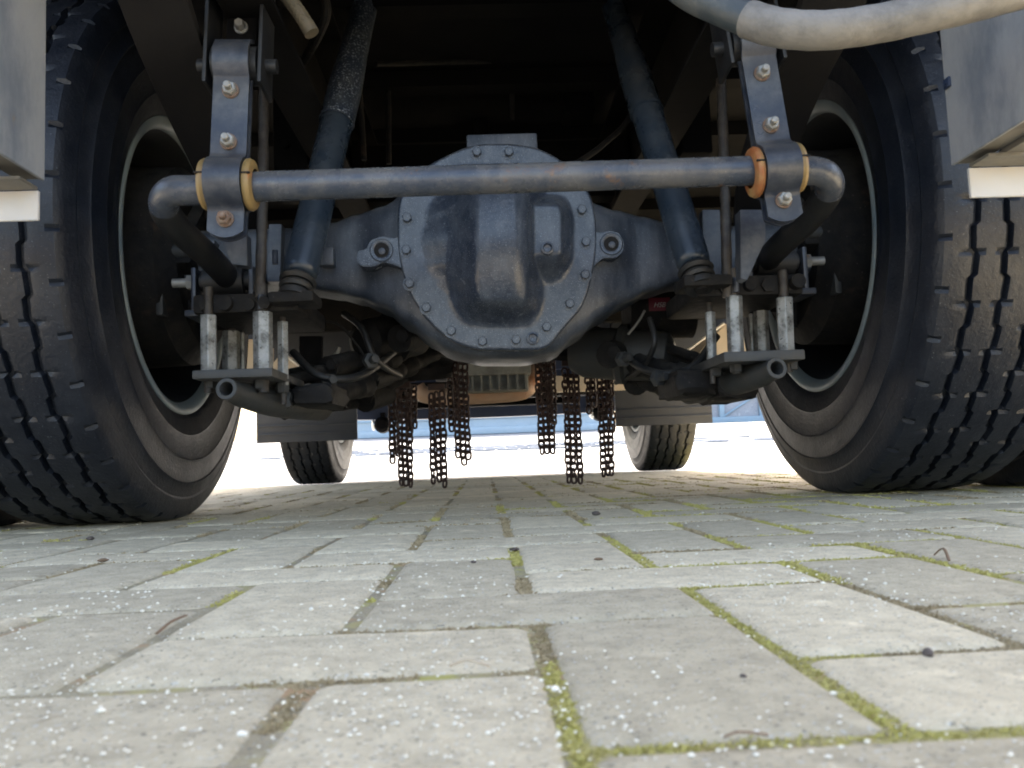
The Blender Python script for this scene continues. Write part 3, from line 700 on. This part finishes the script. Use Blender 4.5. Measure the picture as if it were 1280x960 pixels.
# ------------------------------------------------------------------ spring clamps, nuts, pipes on both sides
def clamp(cols, plate, pipe, topplate, lownuts, side):
    root = None
    (x0, y0, x1, y1) = topplate; A = at(x0, y0, 1.53); B = at(x1, y1, 1.53); b = bmesh.new()
    box2(b, (A.x, 1.50, B.z), (B.x, 1.76, A.z), .008)
    for k in range(5):
        q = Vector((A.x+(B.x-A.x)*(k+.5)/5, 1.502, (A.z+B.z)/2)); q.x += random.uniform(-.008, .008); cyl(b, q+Vector((0, .02, -.002)), q+Vector((0, random.uniform(-.02, -.006), random.uniform(-.006, .004))), random.uniform(.011, .019), random.uniform(.008, .014), n=random.choice((6, 14)))
    root = obj('spring_clamp', b, 'black', truck)
    for (cx_, ya, yb, wpx, Y) in cols:
        p = at(cx_, yb, Y); q = at(cx_, ya, Y); q.x = p.x+(q.x-p.x)*.4; q.y = p.y; r = wpx*Y/F_PX/2/.93; b = bmesh.new(); cyl(b, p, q, r, n=6, hint=Vector((0, 1, 0)), ph=pi/6+random.uniform(-.25, .25))
        bmesh.ops.bevel(b, geom=[e for e in b.edges], offset=.0012, segments=1, affect='EDGES'); obj('spacer_column', b, 'column', root, sharp=25)
        b = bmesh.new(); cyl(b, p-Vector((0, 0, .035)), q+Vector((0, 0, .05)), r*.55, n=12); obj('threaded_rod', b, 'rustrod', root)
    (x0, y0, x1, y1) = plate; A = at(x0, (y0+y1)/2, 1.47); B = at(x1, (y0+y1)/2, 1.47); z = (A.z+B.z)/2; h = (y1-y0)*1.47/F_PX
    b = bmesh.new(); box2(b, (A.x, 1.445, z-h/2), (B.x, 1.70, z+h/2), .003); obj('base_plate', b, 'gear', root)
    for (nx, ny, r, Y) in lownuts:
        p = at(nx, ny, Y); b = bmesh.new(); cyl(b, p+Vector((0, 0, .009)), p+Vector((0, 0, .014)), r*1.35, n=24); lathe(b, p+Vector((0, 0, .009)), (0, 0, -1), [(0, 0), (0, r), (.018, r), (.02, r*.8), (.02, 0)], 6); obj('nut', b, 'gear', root)
    pts = [at(*t) for t in pipe]; b = bmesh.new(); sp = smooth_path(pts, 5)
    tube(b, sp, [.0185 if i < len(sp)*.25 else .022+.008*min(1, (i-len(sp)*.25)/len(sp)*2) for i in range(len(sp))], 28, cap=False)
    # hollow end
    d = (pts[1]-pts[0]).normalized(); lathe(b, pts[0], d, [(0, .0185), (-.001, .0175), (-.001, .0122), (.001, .0112), (.06, .0112), (.06, 0)], 28)
    obj('pipe_end', b, 'gear', root)
    return root
CL = clamp([(261, 394, 466, 20, 1.50), (329, 390, 466, 23, 1.50), (354, 402, 482, 14, 1.56), (289, 414, 464, 20, 1.68), (303, 416, 464, 7, 1.70)],
      (246, 463, 345, 474), [(283, 486, 1.43), (305, 494, 1.50), (345, 503, 1.62), (400, 508, 1.8)], (247, 372, 378, 392),
      [(264, 478, .011, 1.50), (326, 479, .013, 1.50), (353, 484, .012, 1.56), (296, 480, .011, 1.66)], -1)
CR = clamp([(983, 372, 441, 21, 1.50), (920, 370, 443, 20, 1.50), (890, 390, 456, 13, 1.56), (953, 388, 440, 18, 1.68), (941, 392, 440, 7, 1.70)],
      (900, 440, 1000, 453), [(971, 460, 1.43), (948, 469, 1.50), (912, 478, 1.62), (862, 488, 1.8)], (864, 350, 998, 371),
      [(990, 455, .011, 1.50), (920, 458, .012, 1.50), (895, 463, .012, 1.56), (960, 456, .011, 1.66)], 1)
# clumps under the plates (spring eye blocks)
for (x0, y0, x1, y1, mt) in ((312, 488, 368, 512, 'gear'), (893, 464, 946, 498, 'black'), (366, 482, 420, 506, 'black'), (842, 462, 894, 494, 'black')):
    A = at(x0, y0, 1.62); B = at(x1, y1, 1.62); b = bmesh.new(); box2(b, (A.x, 1.6, B.z), (B.x, 1.78, A.z), .014)
    bmesh.ops.subdivide_edges(b, edges=b.edges[:], cuts=1)
    for v in b.verts: v.co += Vector((random.uniform(-1, 1), random.uniform(-1, 1), random.uniform(-1, 1)))*.004
    obj('spring_seat', b, mt, truck)
# long rusty rods rising beside the shocks, blue bracket plates behind the straps
for (xa, ya, xb, yb, Y) in ((325, 372, 330, 95, 1.50), (909, 372, 901, 90, 1.50)):
    b = bmesh.new(); tube(b, smooth_path([at(xa, ya, Y), at((xa+xb)/2+1, (ya+yb)/2, Y), at(xb, yb, Y+.04)], 20), .0095, 12, rough=.09); obj('threaded_rod', b, 'rustrod', truck)
for poly, Y in (([(276, 296), (308, 292), (309, 332), (290, 330)], 1.40), ([(925, 262), (957, 262), (957, 300), (934, 350), (926, 348)], 1.40),
                ([(268, 300), (262, 345), (252, 300)], 1.52), ([(878, 262), (900, 262), (902, 348), (880, 344)], 1.62), ([(336, 280), (352, 280), (350, 352), (334, 352)], 1.62)):
    b = bmesh.new(); P0 = [at(x, y, Y) for x, y in poly]; slab(b, P0, Vector((0, .03, 0)), .001); obj('bracket_plate', b, 'strap', truck)
for (x, y, Y) in ((344, 322, 1.54), (937, 330, 1.52), (326, 378, 1.49), (920, 357, 1.49)):
    b = bmesh.new(); p = at(x, y, Y); cyl(b, p-Vector((0, 0, .012)), p+Vector((0, 0, .014)), .0055, n=10); obj('stud', b, 'strap', truck)

# ------------------------------------------------------------------ leaf springs / diagonal grey beams above the wheels, chassis
def beam(pts, wd, th, m_, name='leaf_spring'):
    b = bmesh.new(); pr = None; sp = smooth_path(pts, 6)
    for i, p in enumerate(sp):
        d = (sp[min(i+1, len(sp)-1)]-sp[max(i-1, 0)]).normalized(); s = Vector((1, 0, 0)); n_ = s.cross(d).normalized()
        ring = [b.verts.new(p+s*(e*wd/2)+n_*(f*th)) for e, f in ((-1, 0), (1, 0), (1, 1), (-1, 1))]
        if pr: bridge(b, pr, ring)
        else: b.faces.new(ring[::-1])
        pr = ring
    b.faces.new(pr); return obj(name, b, m_, truck)
beam([at(170, -60, 1.12), at(208, 50, 1.25), at(243, 140, 1.42), at(285, 240, 1.62), at(300, 330, 1.8)], .098, .018, 'grey')
beam([at(1075, -80, 1.12), at(1032, 30, 1.25), at(990, 120, 1.42), at(955, 220, 1.62), at(945, 310, 1.8)], .098, .018, 'grey')
for sx in (-1, 1):
    xr = CX+sx*.42
    b = bmesh.new(); box2(b, (xr-.005, .92, .80), (xr+.003, 5.6, 1.08)); box2(b, (xr-(.075 if sx > 0 else -.002), .92, .80), (xr+(.002 if sx > 0 else .077), 5.6, .808)); box2(b, (xr-(.075 if sx > 0 else -.002), .92, 1.072), (xr+(.002 if sx > 0 else .077), 5.6, 1.08))
    obj('chassis_rail', b, 'frame', truck)
b = bmesh.new(); box2(b, (CX-1.24, .86, 1.13), (CX+1.24, 4.1, 1.17), .004); floor = obj('load_floor', b, 'frame', truck)
for y in [1.0+.4*i for i in range(8)]:
    b = bmesh.new(); box2(b, (CX-1.2, y-.03, 1.085), (CX+1.2, y+.03, 1.128)); obj('cross_bearer', b, 'frame', floor)
for y, z in ((2.45, .93), (3.1, .9), (1.35, .98)):
    b = bmesh.new(); box2(b, (CX-.41, y-.04, z-.08), (CX+.41, y+.04, z+.09), .008)
    for k in (-1, 1): box2(b, (CX+k*.38-.02, y-.06, z-.1), (CX+k*.38+.02, y+.06, z+.1), .006)
    for k in (-.3, -.1, .12, .3): cyl(b, (CX+k, y-.055, z), (CX+k, y-.03, z), .011, n=6)
    obj('cross_member', b, 'frame', truck)
# gearbox, engine and everything dark above and beyond the axle
b = bmesh.new(); A = at(560, 90, 2.75)
box2(b, (CX-.24, 2.9, .62), (CX+.22, 3.7, 1.05), .03); box2(b, (CX-.33, 3.65, .56), (CX+.33, 5.2, 1.12), .04); obj('gearbox', b, 'frame', truck)
b = bmesh.new(); box2(b, (CX-1.18, 3.95, .72), (CX+1.18, 4.0, 1.12), .005); obj('splash_wall', b, 'frame', truck)
b = bmesh.new(); cyl(b, (CX-.01, 2.12, .50), (CX-.02, 2.95, .72), .045, n=20); cyl(b, (CX-.01, 2.1, .495), (CX-.01, 2.2, .52), .07, n=20); obj('prop_shaft', b, 'black', truck)
# thin pipes and cables in the dark
for pts in ([(486, 205, 2.2), (486, 150, 2.2), (487, 100, 2.2), (500, 98, 2.25), (600, 95, 2.25), (700, 92, 2.25)], [(470, 80, 2.0), (560, 78, 2.1), (690, 74, 2.2)],
            [(720, 205, 1.9), (755, 180, 1.9), (790, 140, 1.9), (800, 60, 1.9)], [(640, 150, 2.3), (640, 60, 2.2), (638, 0, 2.1)], [(455, 200, 2.0), (450, 120, 2.0), (440, 60, 1.9)]):
    b = bmesh.new(); tube(b, smooth_path([at(*p) for p in pts], 5), .007, 8); obj('air_pipe', b, 'black', truck)
for (x0, y0, x1, y1, Y) in ((340, 120, 385, 240, 1.95), (848, 110, 892, 190, 1.95), (700, 20, 745, 140, 2.3), (560, 40, 700, 60, 2.5), (480, 88, 700, 104, 2.6), (590, 105, 612, 170, 2.5)):
    A = at(x0, y0, Y); B = at(x1, y1, Y); b = bmesh.new(); box2(b, (A.x, Y, B.z), (B.x, Y+.1, A.z), .008)
    cyl(b, ((A.x+B.x)/2-.01, Y-.01, (A.z+B.z)/2), ((A.x+B.x)/2-.01, Y, (A.z+B.z)/2), .012, n=12); obj('bracket_box', b, 'frame', truck)

# ------------------------------------------------------------------ brake chambers and levers
def can(p, d, r, L_, m_='black'):
    b = bmesh.new(); lathe(b, p, d, [(0, 0), (0, r*.55), (.012, r*.86), (.03, r*.92), (L_*.42, r*.95), (L_*.45, r*1.1), (L_*.5, r*1.1), (L_*.53, r*.96), (L_*.85, r*.92), (L_*.97, r*.7), (L_, r*.3), (L_, 0)], 32); o = obj('brake_chamber', b, m_, truck); return o
ch1 = can(at(452, 428, 1.86), Vector((.35, .5, .12)), .055, .22)
ch2 = can(at(842, 446, 1.86), Vector((-.9, .35, .12)), .062, .24, 'gear')
b = bmesh.new(); c = at(832, 384, 1.84); 
cyl(b, c+Vector((-.075, .075, .01)), c+Vector((.075, .075, .01)), .07, n=36); can2 = obj('brake_cylinder', b, 'black', truck)
b = bmesh.new(); 
NL = 8; V0, V1 = [], []
for i in range(NL+1):
    a = radians(-12+24*i/NL); yy = .075-.0708*cos(a); zz = .01+.0708*sin(a)-.002
    V0.append(b.verts.new(c+Vector((-.036, yy, zz)))); V1.append(b.verts.new(c+Vector((.012, yy, zz))))
bridge(b, V0, V1, False); lab_ = obj('sticker', b, 'red', can2)
cu = bpy.data.curves.new('sticker_text', 'FONT'); cu.body = 'HSB'; cu.size = .015; cu.extrude = .0002; cu.shear = .35; cu.align_x = 'CENTER'; cu.align_y = 'CENTER'
tmp = bpy.data.objects.new('t', cu); COL.objects.link(tmp); bpy.context.view_layer.update(); me = bpy.data.meshes.new_from_object(tmp); bpy.data.objects.remove(tmp)
me.transform(Matrix.Translation(c+Vector((-.013, .0032, .006))) @ Matrix.Rotation(radians(90), 4, 'X')); bb = bmesh.new(); bb.from_mesh(me); obj('sticker_text', bb, 'white', lab_)
b = bmesh.new(); tube(b, smooth_path([at(785, 418, 1.8), at(798, 402, 1.8), at(806, 388, 1.8)], 4), .0028, 8); obj('bright_wire', b, 'zinc', truck)
b = bmesh.new(); tube(b, smooth_path([at(404, 458, 1.9), at(418, 446, 1.9), at(424, 434, 1.9)], 4), .0055, 8); obj('bright_wire', b, 'zinc', truck)
b = bmesh.new(); tube(b, smooth_path([at(380, 401, 1.8), at(420, 404, 1.8), at(445, 430, 1.8), at(455, 445, 1.8)], 4), .0025, 8); obj('cable', b, 'black', truck)
for pts, r in (([(352, 512, 1.7), (400, 496, 1.75), (450, 484, 1.85), (500, 462, 2.0), (545, 440, 2.1)], .030), ([(380, 500, 1.8), (430, 478, 1.85), (470, 455, 1.9), (520, 430, 2.0)], .032),
               ([(400, 508, 1.95), (455, 500, 2.0), (505, 470, 2.05)], .022), ([(905, 485, 1.7), (850, 470, 1.75), (800, 455, 1.85), (745, 430, 2.0)], .034), ([(860, 495, 1.85), (810, 478, 1.9), (770, 462, 2.0)], .025),
               ([(890, 468, 1.8), (840, 448, 1.85), (790, 435, 1.95), (740, 415, 2.05)], .026), ([(345, 480, 1.7), (420, 462, 1.8), (480, 440, 1.9)], .02), ([(905, 458, 1.7), (850, 440, 1.8), (800, 425, 1.9)], .016)):
    b = bmesh.new(); sp = smooth_path([at(*p) for p in pts], 6); sp2 = smooth_path(sp, 3); ph_ = random.random()*9
    tube(b, sp2, [r*.8*(.85+.16*mn.noise(Vector((i*.35, ph_, 0)))+(.22 if int(i/5+ph_) % 4 == 0 else 0)) for i in range(len(sp2))], 18)
    for v in b.verts: v.co += Vector((mn.noise(v.co*38), mn.noise(v.co*38+Vector((5, 5, 5))), mn.noise(v.co*38+Vector((9, 2, 7)))))*.0025
    obj('linkage_arm', b, 'black', truck, sharp=28)
for (x, y, Y, r) in ((372, 468, 1.85, .018), (425, 455, 1.8, .024), (478, 470, 1.9, .02), (512, 420, 1.85, .03), (770, 440, 1.85, .03), (826, 462, 1.85, .02), (858, 480, 1.8, .016), (468, 495, 2.0, .03), (802, 474, 1.95, .03)):
    b = bmesh.new(); p = at(x, y, Y); cyl(b, p+Vector((-.02, -.03, -.01)), p+Vector((.02, .05, .01)), r, n=14); cyl(b, p+Vector((-.012, -.045, -.006)), p, r*.5, n=6); obj('linkage_joint', b, 'black', truck)
for pts, r in (([(366, 440, 1.75), (400, 470, 1.7), (450, 470, 1.75), (492, 440, 1.9)], .008), ([(430, 392, 1.85), (452, 410, 1.8), (470, 450, 1.8), (500, 470, 1.95)], .007),
               ([(896, 420, 1.75), (860, 462, 1.7), (806, 462, 1.75), (760, 425, 1.9)], .008), ([(812, 398, 1.75), (818, 430, 1.72), (800, 462, 1.8), (770, 478, 1.95)], .006)):
    b = bmesh.new(); tube(b, smooth_path([at(*p) for p in pts], 8), r, 12); obj('brake_hose', b, 'arm', truck)
for x, y, Y in ((410, 478, 1.72), (462, 452, 1.74), (820, 474, 1.70), (776, 450, 1.78)):
    b = bmesh.new(); p = at(x, y, Y); lathe(b, p, (.5, -.8, .1), [(0, 0), (0, .017), (.012, .017), (.013, .009), (.03, .009), (.031, 0)], 6); obj('hose_fitting', b, 'gear', truck)
# grey angle plates behind the columns
for poly, Y, mt in (([(374, 420), (402, 420), (402, 466), (392, 476), (374, 466)], 1.95, 'grey'),):
    b = bmesh.new(); slab(b, [at(x, y, Y) for x, y in poly], Vector((0, .02, 0)), .001); obj('bracket_plate', b, mt, truck)

# ------------------------------------------------------------------ beyond: beige side lockers, oil pan, gearbox sump, bumper, flaps
for poly, Y in (([(296, 424), (322, 424), (322, 464), (296, 464)], 3.2), ([(352, 440), (384, 468), (330, 468)], 3.2), ([(868, 447), (905, 405), (945, 400), (948, 444), (868, 450)], 3.2)):
    b = bmesh.new(); slab(b, [at(x, y, Y) for x, y in poly], Vector((0, .25, 0)), .004); obj('side_locker', b, 'beige', truck)
for p in ([(352, 440, 3.17), (386, 467, 3.17)], [(846, 448, 3.17), (905, 404, 3.17)], [(330, 466, 3.17), (386, 467, 3.17)], [(862, 449, 3.17), (905, 446, 3.17)]):
    b = bmesh.new(); tube(b, [at(*q) for q in p], .006, 6); obj('locker_edge', b, 'alu', truck)
pipe_pts = smooth_path([at(521, 484, 3.4), at(530, 493, 3.4), at(560, 496, 3.4), (at(610, 494, 3.4)), at(650, 490, 3.4), at(663, 480, 3.42), at(668, 462, 3.5)], 5)
b = bmesh.new(); tube(b, pipe_pts, .034, 20); obj('exhaust_pipe', b, 'pan', truck)
b = bmesh.new(); A = at(565, 468, 3.3); B = at(661, 488, 3.3); box2(b, (A.x, 3.3, B.z), (B.x, 3.6, A.z), .008)
A2 = at(560, 456, 3.28); B2 = at(664, 467, 3.28); box2(b, (A2.x, 3.28, B2.z), (B2.x, 3.6, A2.z), .004)
for i in range(9): box2(b, (A.x+.01+(B.x-A.x-.02)*i/8.-.004, 3.285, B.z+.005), (A.x+.01+(B.x-A.x-.02)*i/8.+.004, 3.3, A.z-.004))
obj('sump', b, 'sump', truck)
b = bmesh.new(); A = at(806, 486, 3.6); B = at(690, 470, 3.6); box2(b, (B.x, 3.6, A.z), (A.x+.1, 3.65, B.z), .004); obj('pale_plate', b, 'beige', truck)
# bumper and under-run beam
b = bmesh.new(); z0, z1 = at(600, 521, 5.5).z, at(600, 489, 5.5).z
pr = None
for i in range(25):
    t = -1+2*i/24.; X = CX+t*1.2; yb = 5.6-.16*t*t; zb = z0+.02*t*t; ring = [b.verts.new((X, yb, zb)), b.verts.new((X, yb+.1, zb)), b.verts.new((X, yb+.13, z1+.25)), b.verts.new((X, yb-.02, z1+.25))]
    if pr: bridge(b, pr, ring)
    else: b.faces.new(ring)
    pr = ring
b.faces.new(pr); bumper = obj('front_bumper', b, 'bumper', truck)
b = bmesh.new(); box2(b, (CX-.5, 4.9, .40), (CX+.5, 5.0, .52), .01); obj('front_axle', b, 'frame', truck)
b = bmesh.new(); box2(b, (CX-.75, FY-.05, .42), (CX+.75, FY+.05, .52), .02); obj('front_axle_beam', b, 'black', truck)
for (x, y) in ((478, 531), (750, 516)):
    p = at(x, y, 5.5); b = bmesh.new(); lathe(b, p+Vector((0, .06, 0)), (0, -1, 0), [(0, 0), (0, .045), (.03, .055), (.10, .05), (.115, .03), (.115, 0)], 24); box(b, p+Vector((0, .03, .05)), (.03, .03, .06)); fl = obj('fog_lamp', b, 'frame', truck)
    b = bmesh.new(); lathe(b, p+Vector((-.05, .0, 0)), (-1, -.2, 0), [(0, .0), (0, .04), (.015, .03), (.02, 0)], 20); obj('lamp_glass', b, 'glass', fl)
for (x0, x1, yb, yt) in ((321, 447, 553, 440), (770, 891, 532, 420)):
    Y = 4.02; A = at(x0, yb, Y); B = at(x1, yb-(x1-x0)*.0385*0, Y); z = at((x0+x1)/2, yb-1, Y).z; b = bmesh.new()
    box2(b, (A.x, Y-.004, z), (B.x, Y+.012, z+.62), .003); fp = obj('mud_flap', b, 'flap', truck)
    for dz in (.035, .075): 
        b = bmesh.new(); box2(b, (A.x+.004, Y-.012, z+dz), (B.x-.004, Y-.0045, z+dz+.009), .002); obj('flap_rib', b, 'flap', fp)
    b = bmesh.new(); 
    for k in range(12):
        a0, a1 = pi*k/12-.1, pi*(k+1)/12-.1
        xm0, xm1 = min(A.x, B.x)-.12*(x0 < 600), max(A.x, B.x)+.12*(x0 > 600)
        for_r = .60
        q = [Vector((xx, FY-cos(a)*for_r, WZ+sin(a)*for_r)) for a in (a0, a1) for xx in (xm0, xm1)]
        v = [b.verts.new(t) for t in (q[0], q[1], q[3], q[2])]; b.faces.new(v)
    bmesh.ops.remove_doubles(b, verts=b.verts[:], dist=1e-4); r_ = bmesh.ops.extrude_face_region(b, geom=b.faces[:])
    bmesh.ops.translate(b, vec=(0, 0, .01), verts=[v for v in r_['geom'] if isinstance(v, bmesh.types.BMVert)])
    obj('mudguard', b, 'flap', truck)
# cab and load body (seen only from other places, and they cast the truck's shade)
b = bmesh.new(); box2(b, (CX-1.22, 4.15, 1.10), (CX+1.22, 5.72, 2.75), .08); cab = obj('cab', b, 'cab', truck)
b = bmesh.new(); box2(b, (CX-1.19, 4.0, 1.045), (CX+1.19, 5.5, 1.094), .004); obj('cab_floor', b, 'frame', cab)
b = bmesh.new(); box2(b, (CX-1.18, 5.5, .66), (CX+1.18, 5.56, 1.095), .01); obj('sun_block_panel', b, 'bumper', truck)  # unseen panel added to stop sun entering above the bumper
for sx in (-1, 1):
    b = bmesh.new(); x = CX+sx*1.19; box2(b, (x-.02, 3.87, .84), (x+.02, 4.1, 1.125), .005); box2(b, (x-.02, 5.2, .66), (x+.02, 5.5, 1.095), .005); obj('cab_skirt', b, 'bumper', truck)
b = bmesh.new(); box2(b, (CX-1.1, 5.715, 1.75), (CX+1.1, 5.735, 2.5), .008); obj('windscreen', b, 'glass', cab)
b = bmesh.new(); box2(b, (CX-1.24, .87, 1.175), (CX+1.24, 4.14, 2.6), .02); obj('load_body', b, 'cab', truck)
# side skirts along the truck
for sx in (-1, 1):
    b = bmesh.new(); x = CX+sx*1.2; box2(b, (x-.02, 2.45, .62), (x+.02, 3.85, 1.08), .005); obj('side_skirt', b, 'frame', truck)

# ------------------------------------------------------------------ rear corner panels and pale angle profiles
for sx, xe, ze in ((-1, 56, 226), (1, 1189, 207)):
    Yp = 1.12; A = at(xe, ze, Yp); x = A.x; z = A.z; sg = sx
    b = bmesh.new(); slab(b, [Vector((x, Yp, z)), Vector((x, .86, z)), Vector((x, .86, 1.13)), Vector((x+sg*0, Yp, 1.13))], Vector((sg*.005, 0, 0)), .0008)
    pn = obj('corner_panel', b, 'panel', truck)
    b = bmesh.new(); box2(b, (x+sg*.0055, .86, z+.001), (x+sg*.034, Yp-.004, z+.006)); obj('lower_flange', b, 'alubeige', pn)
    b = bmesh.new(); box2(b, (x+sg*.036, .86, z-.006), (x+sg*.062, Yp-.05, z+.0)); box2(b, (x+sg*.04, .86, z-.006), (x+sg*.044, Yp-.05, z+.05)); obj('inner_rail', b, 'alubeige', pn)
    if sx > 0:
        b = bmesh.new(); q = at(1184, 104, Yp-.01); box(b, q, (.004, .014, .014), None, .001); cyl(b, q-Vector((.004, 0, 0)), q+Vector((.004, 0, 0)), .004, n=10); obj('clip', b, 'bumper', pn)
    # L-profile: hanging face towards the back and flat flange above
    xo = x+sg*(.012 if sg > 0 else -.002); Yl = 1.10; zt = (at(1204, 210, Yl) if sg > 0 else at(50, 238, Yl)).z; zb_ = (at(1204, 247, Yl) if sg > 0 else at(50, 275, Yl)).z
    b = bmesh.new(); slab(b, [Vector((xo, Yl, zb_)), Vector((xo+sg*.6, Yl, zb_)), Vector((xo+sg*.6, Yl, zt)), Vector((xo, Yl, zt))], Vector((0, .005, 0)), .0008); lp = obj('angle_profile', b, 'alu', truck)
    b = bmesh.new(); slab(b, [Vector((xo+sg*.0, Yl-.001, zt+.0005)), Vector((xo+sg*.6, Yl-.001, zt+.0005)), Vector((xo+sg*.6, Yl-.045, zt+.0005)), Vector((xo+sg*.0, Yl-.045, zt+.0005))], Vector((0, 0, .004)), .0008); obj('top_flange', b, 'alubeige', lp)

# ------------------------------------------------------------------ hoses
hp = [at(820, -40, .98), at(862, -8, .95), at(900, 10, .92), at(935, 24, .9), at(975, 35, .88), at(1030, 38, .87), at(1095, 30, .87), at(1170, 14, .86), at(1240, -3, .86), at(1330, -28, .86)]
sp = smooth_path(hp, 7); cut = 21
b = bmesh.new(); tube(b, sp[cut:], [.0205*(1+.012*sin(i*1.7)) for i in range(len(sp)-cut)], 28); hose = obj('drain_hose', b, 'hose', truck)
b = bmesh.new(); tube(b, sp[:cut+2], .0188, 28); obj('hose_connector', b, 'hosedark', hose)
b = bmesh.new(); sp = smooth_path([at(340, -30, 1.3), at(358, -6, 1.3), at(374, 16, 1.3), at(388, 38, 1.3)], 6); tube(b, sp, .0112, 20); h2 = obj('braided_hose', b, 'braid', truck)
b = bmesh.new()
for i in range(7):
    for s_ in (1, -1):
        pts = []
        for k in range(0, 60):
            t = k/59*(len(sp)-4); j = int(t); p = sp[j].lerp(sp[j+1], t-j); d = (sp[j+1]-sp[j]).normalized(); a_, b_, _ = frame(d); g = s_*k*.16+i*2*pi/7
            pts.append(p+a_*cos(g)*.0113+b_*sin(g)*.0113)
        tube(b, pts, .0006, 4)
obj('braid', b, 'braid', h2)
b = bmesh.new(); cyl(b, at(383, 30, 1.3), at(390, 42, 1.3), .0122, n=20); obj('ferrule', b, 'braid', h2)
b = bmesh.new(); tube(b, smooth_path([at(395, -20, 1.5), at(408, 8, 1.5), at(400, 40, 1.55), at(372, 90, 1.7)], 6), .009, 10); obj('air_pipe', b, 'black', truck)

# ------------------------------------------------------------------ chain wheels and hanging chains
for (x, y, r) in ((528, 462, .095), (722, 438, .095)):
    c = at(x, y, 2.2); b = bmesh.new(); ax = Vector((.0, -.25, 1)); lathe(b, c-ax.normalized()*.02, ax, [(0, 0), (0, r*.6), (.004, r*.92), (.018, r), (.034, r*.95), (.05, r*.6), (.06, r*.35), (.09, r*.3), (.09, 0)], 40); obj('chain_wheel', b, 'black', truck)
# link: rounded oval, wire 2.2 mm radius
def link_mesh(L=.0215, W=.0074, r=.0030):
    b = bmesh.new(); pts = []; n = 14
    for i in range(n):
        a = 2*pi*i/n; x = W*cos(a); z = (L/2-W*.9)*(1 if sin(a) > 0 else -1)*min(1, abs(sin(a))*3)+W*.9*sin(a); pts.append(Vector((x, 0, z)))
    R_ = []
    for i in range(n):
        d = (pts[(i+1) % n]-pts[i-1]).normalized(); a = Vector((0, 1, 0)); c = d.cross(a).normalized(); R_.append(add_ring(b, pts[i], a, c, r, r, 6))
    for i in range(n): bridge(b, R_[i], R_[(i+1) % n])
    bmesh.ops.recalc_face_normals(b, faces=b.faces[:]); me = bpy.data.meshes.new('link'); b.to_mesh(me); b.free(); me.materials.append(M['chain']); me.shade_smooth(); return me
LINKM = link_mesh()
def chain(x0, x1, ya, ybots, Y, lab, k=3):
    top = at((x0+x1)/2, ya, Y); t = thing('chain_cluster', lab, 'chain', top, 'rusty chain clusters hanging from the chain wheels'); n = len(ybots)
    b = bmesh.new(); wd = (x1-x0)*Y/F_PX; box(b, top+Vector((0, 0, .005)), (wd, .008, .016), None, .002); obj('chain_clip', b, 'chain', t)
    for s, yb in enumerate(ybots):
        xs_ = at(x0+(x1-x0)*(s+.5)/n, ya, Y).x; zb = at((x0+x1)/2, yb, Y).z; z = top.z-.006; i = 0; ox = random.uniform(0, .006); ph = random.uniform(-.25, .25); dx = random.uniform(-.03, .03)
        while z-.0165 > zb-.004:
            o = bpy.data.objects.new('link', LINKM); COL.objects.link(o); o.parent = t
            off = .0155*i
            o.location = Vector((xs_-top.x+dx*off*.3+random.uniform(-.0011, .0011), random.uniform(-.0015, .0015)+(s % 2)*.004, z-.0102-ox-top.z)); o.rotation_euler = (random.uniform(-.1, .1), random.uniform(-.12, .12), (.75 if (i+s) % 2 else -.75)+random.uniform(-.3, .3))
            z -= .0158; i += 1
chain(485, 497, 482, (574, 570), 2.24, 'short dense chain cluster leftmost of all, partly behind the long one')
chain(495, 513, 484, (608, 609, 607), 2.16, 'long three-strand rusty chain cluster at the far left')
chain(508, 520, 476, (540, 535), 2.25, 'short chain stub between the leftmost chains and the reddish cluster')
chain(535, 556, 486, (604, 602, 609), 2.14, 'reddish three-strand chain cluster in front of the pale exhaust pipe')
chain(558, 570, 452, (535, 520), 2.25, 'short chain strand under the lower left edge of the differential cover')
chain(566, 584, 450, (574, 577, 573), 2.15, 'three-strand chain cluster at the left end of the grey sump')
chain(668, 689, 444, (569, 569, 568), 2.15, 'three-strand chain cluster hanging just right of the grey sump')
chain(682, 693, 444, (527, 528), 2.25, 'short strand behind the cluster right of the grey sump')
chain(702, 723, 456, (601, 599, 600), 2.14, 'longest right-hand chain cluster, widest with big links')
chain(730, 744, 452, (515, 512), 2.24, 'short chain pair between the two long right clusters')
chain(745, 762, 450, (590, 591, 590), 2.17, 'rightmost long chain cluster beside the dark mud flap')
chain(757, 766, 452, (543,), 2.2, 'single short strand at the right edge of the rightmost cluster')
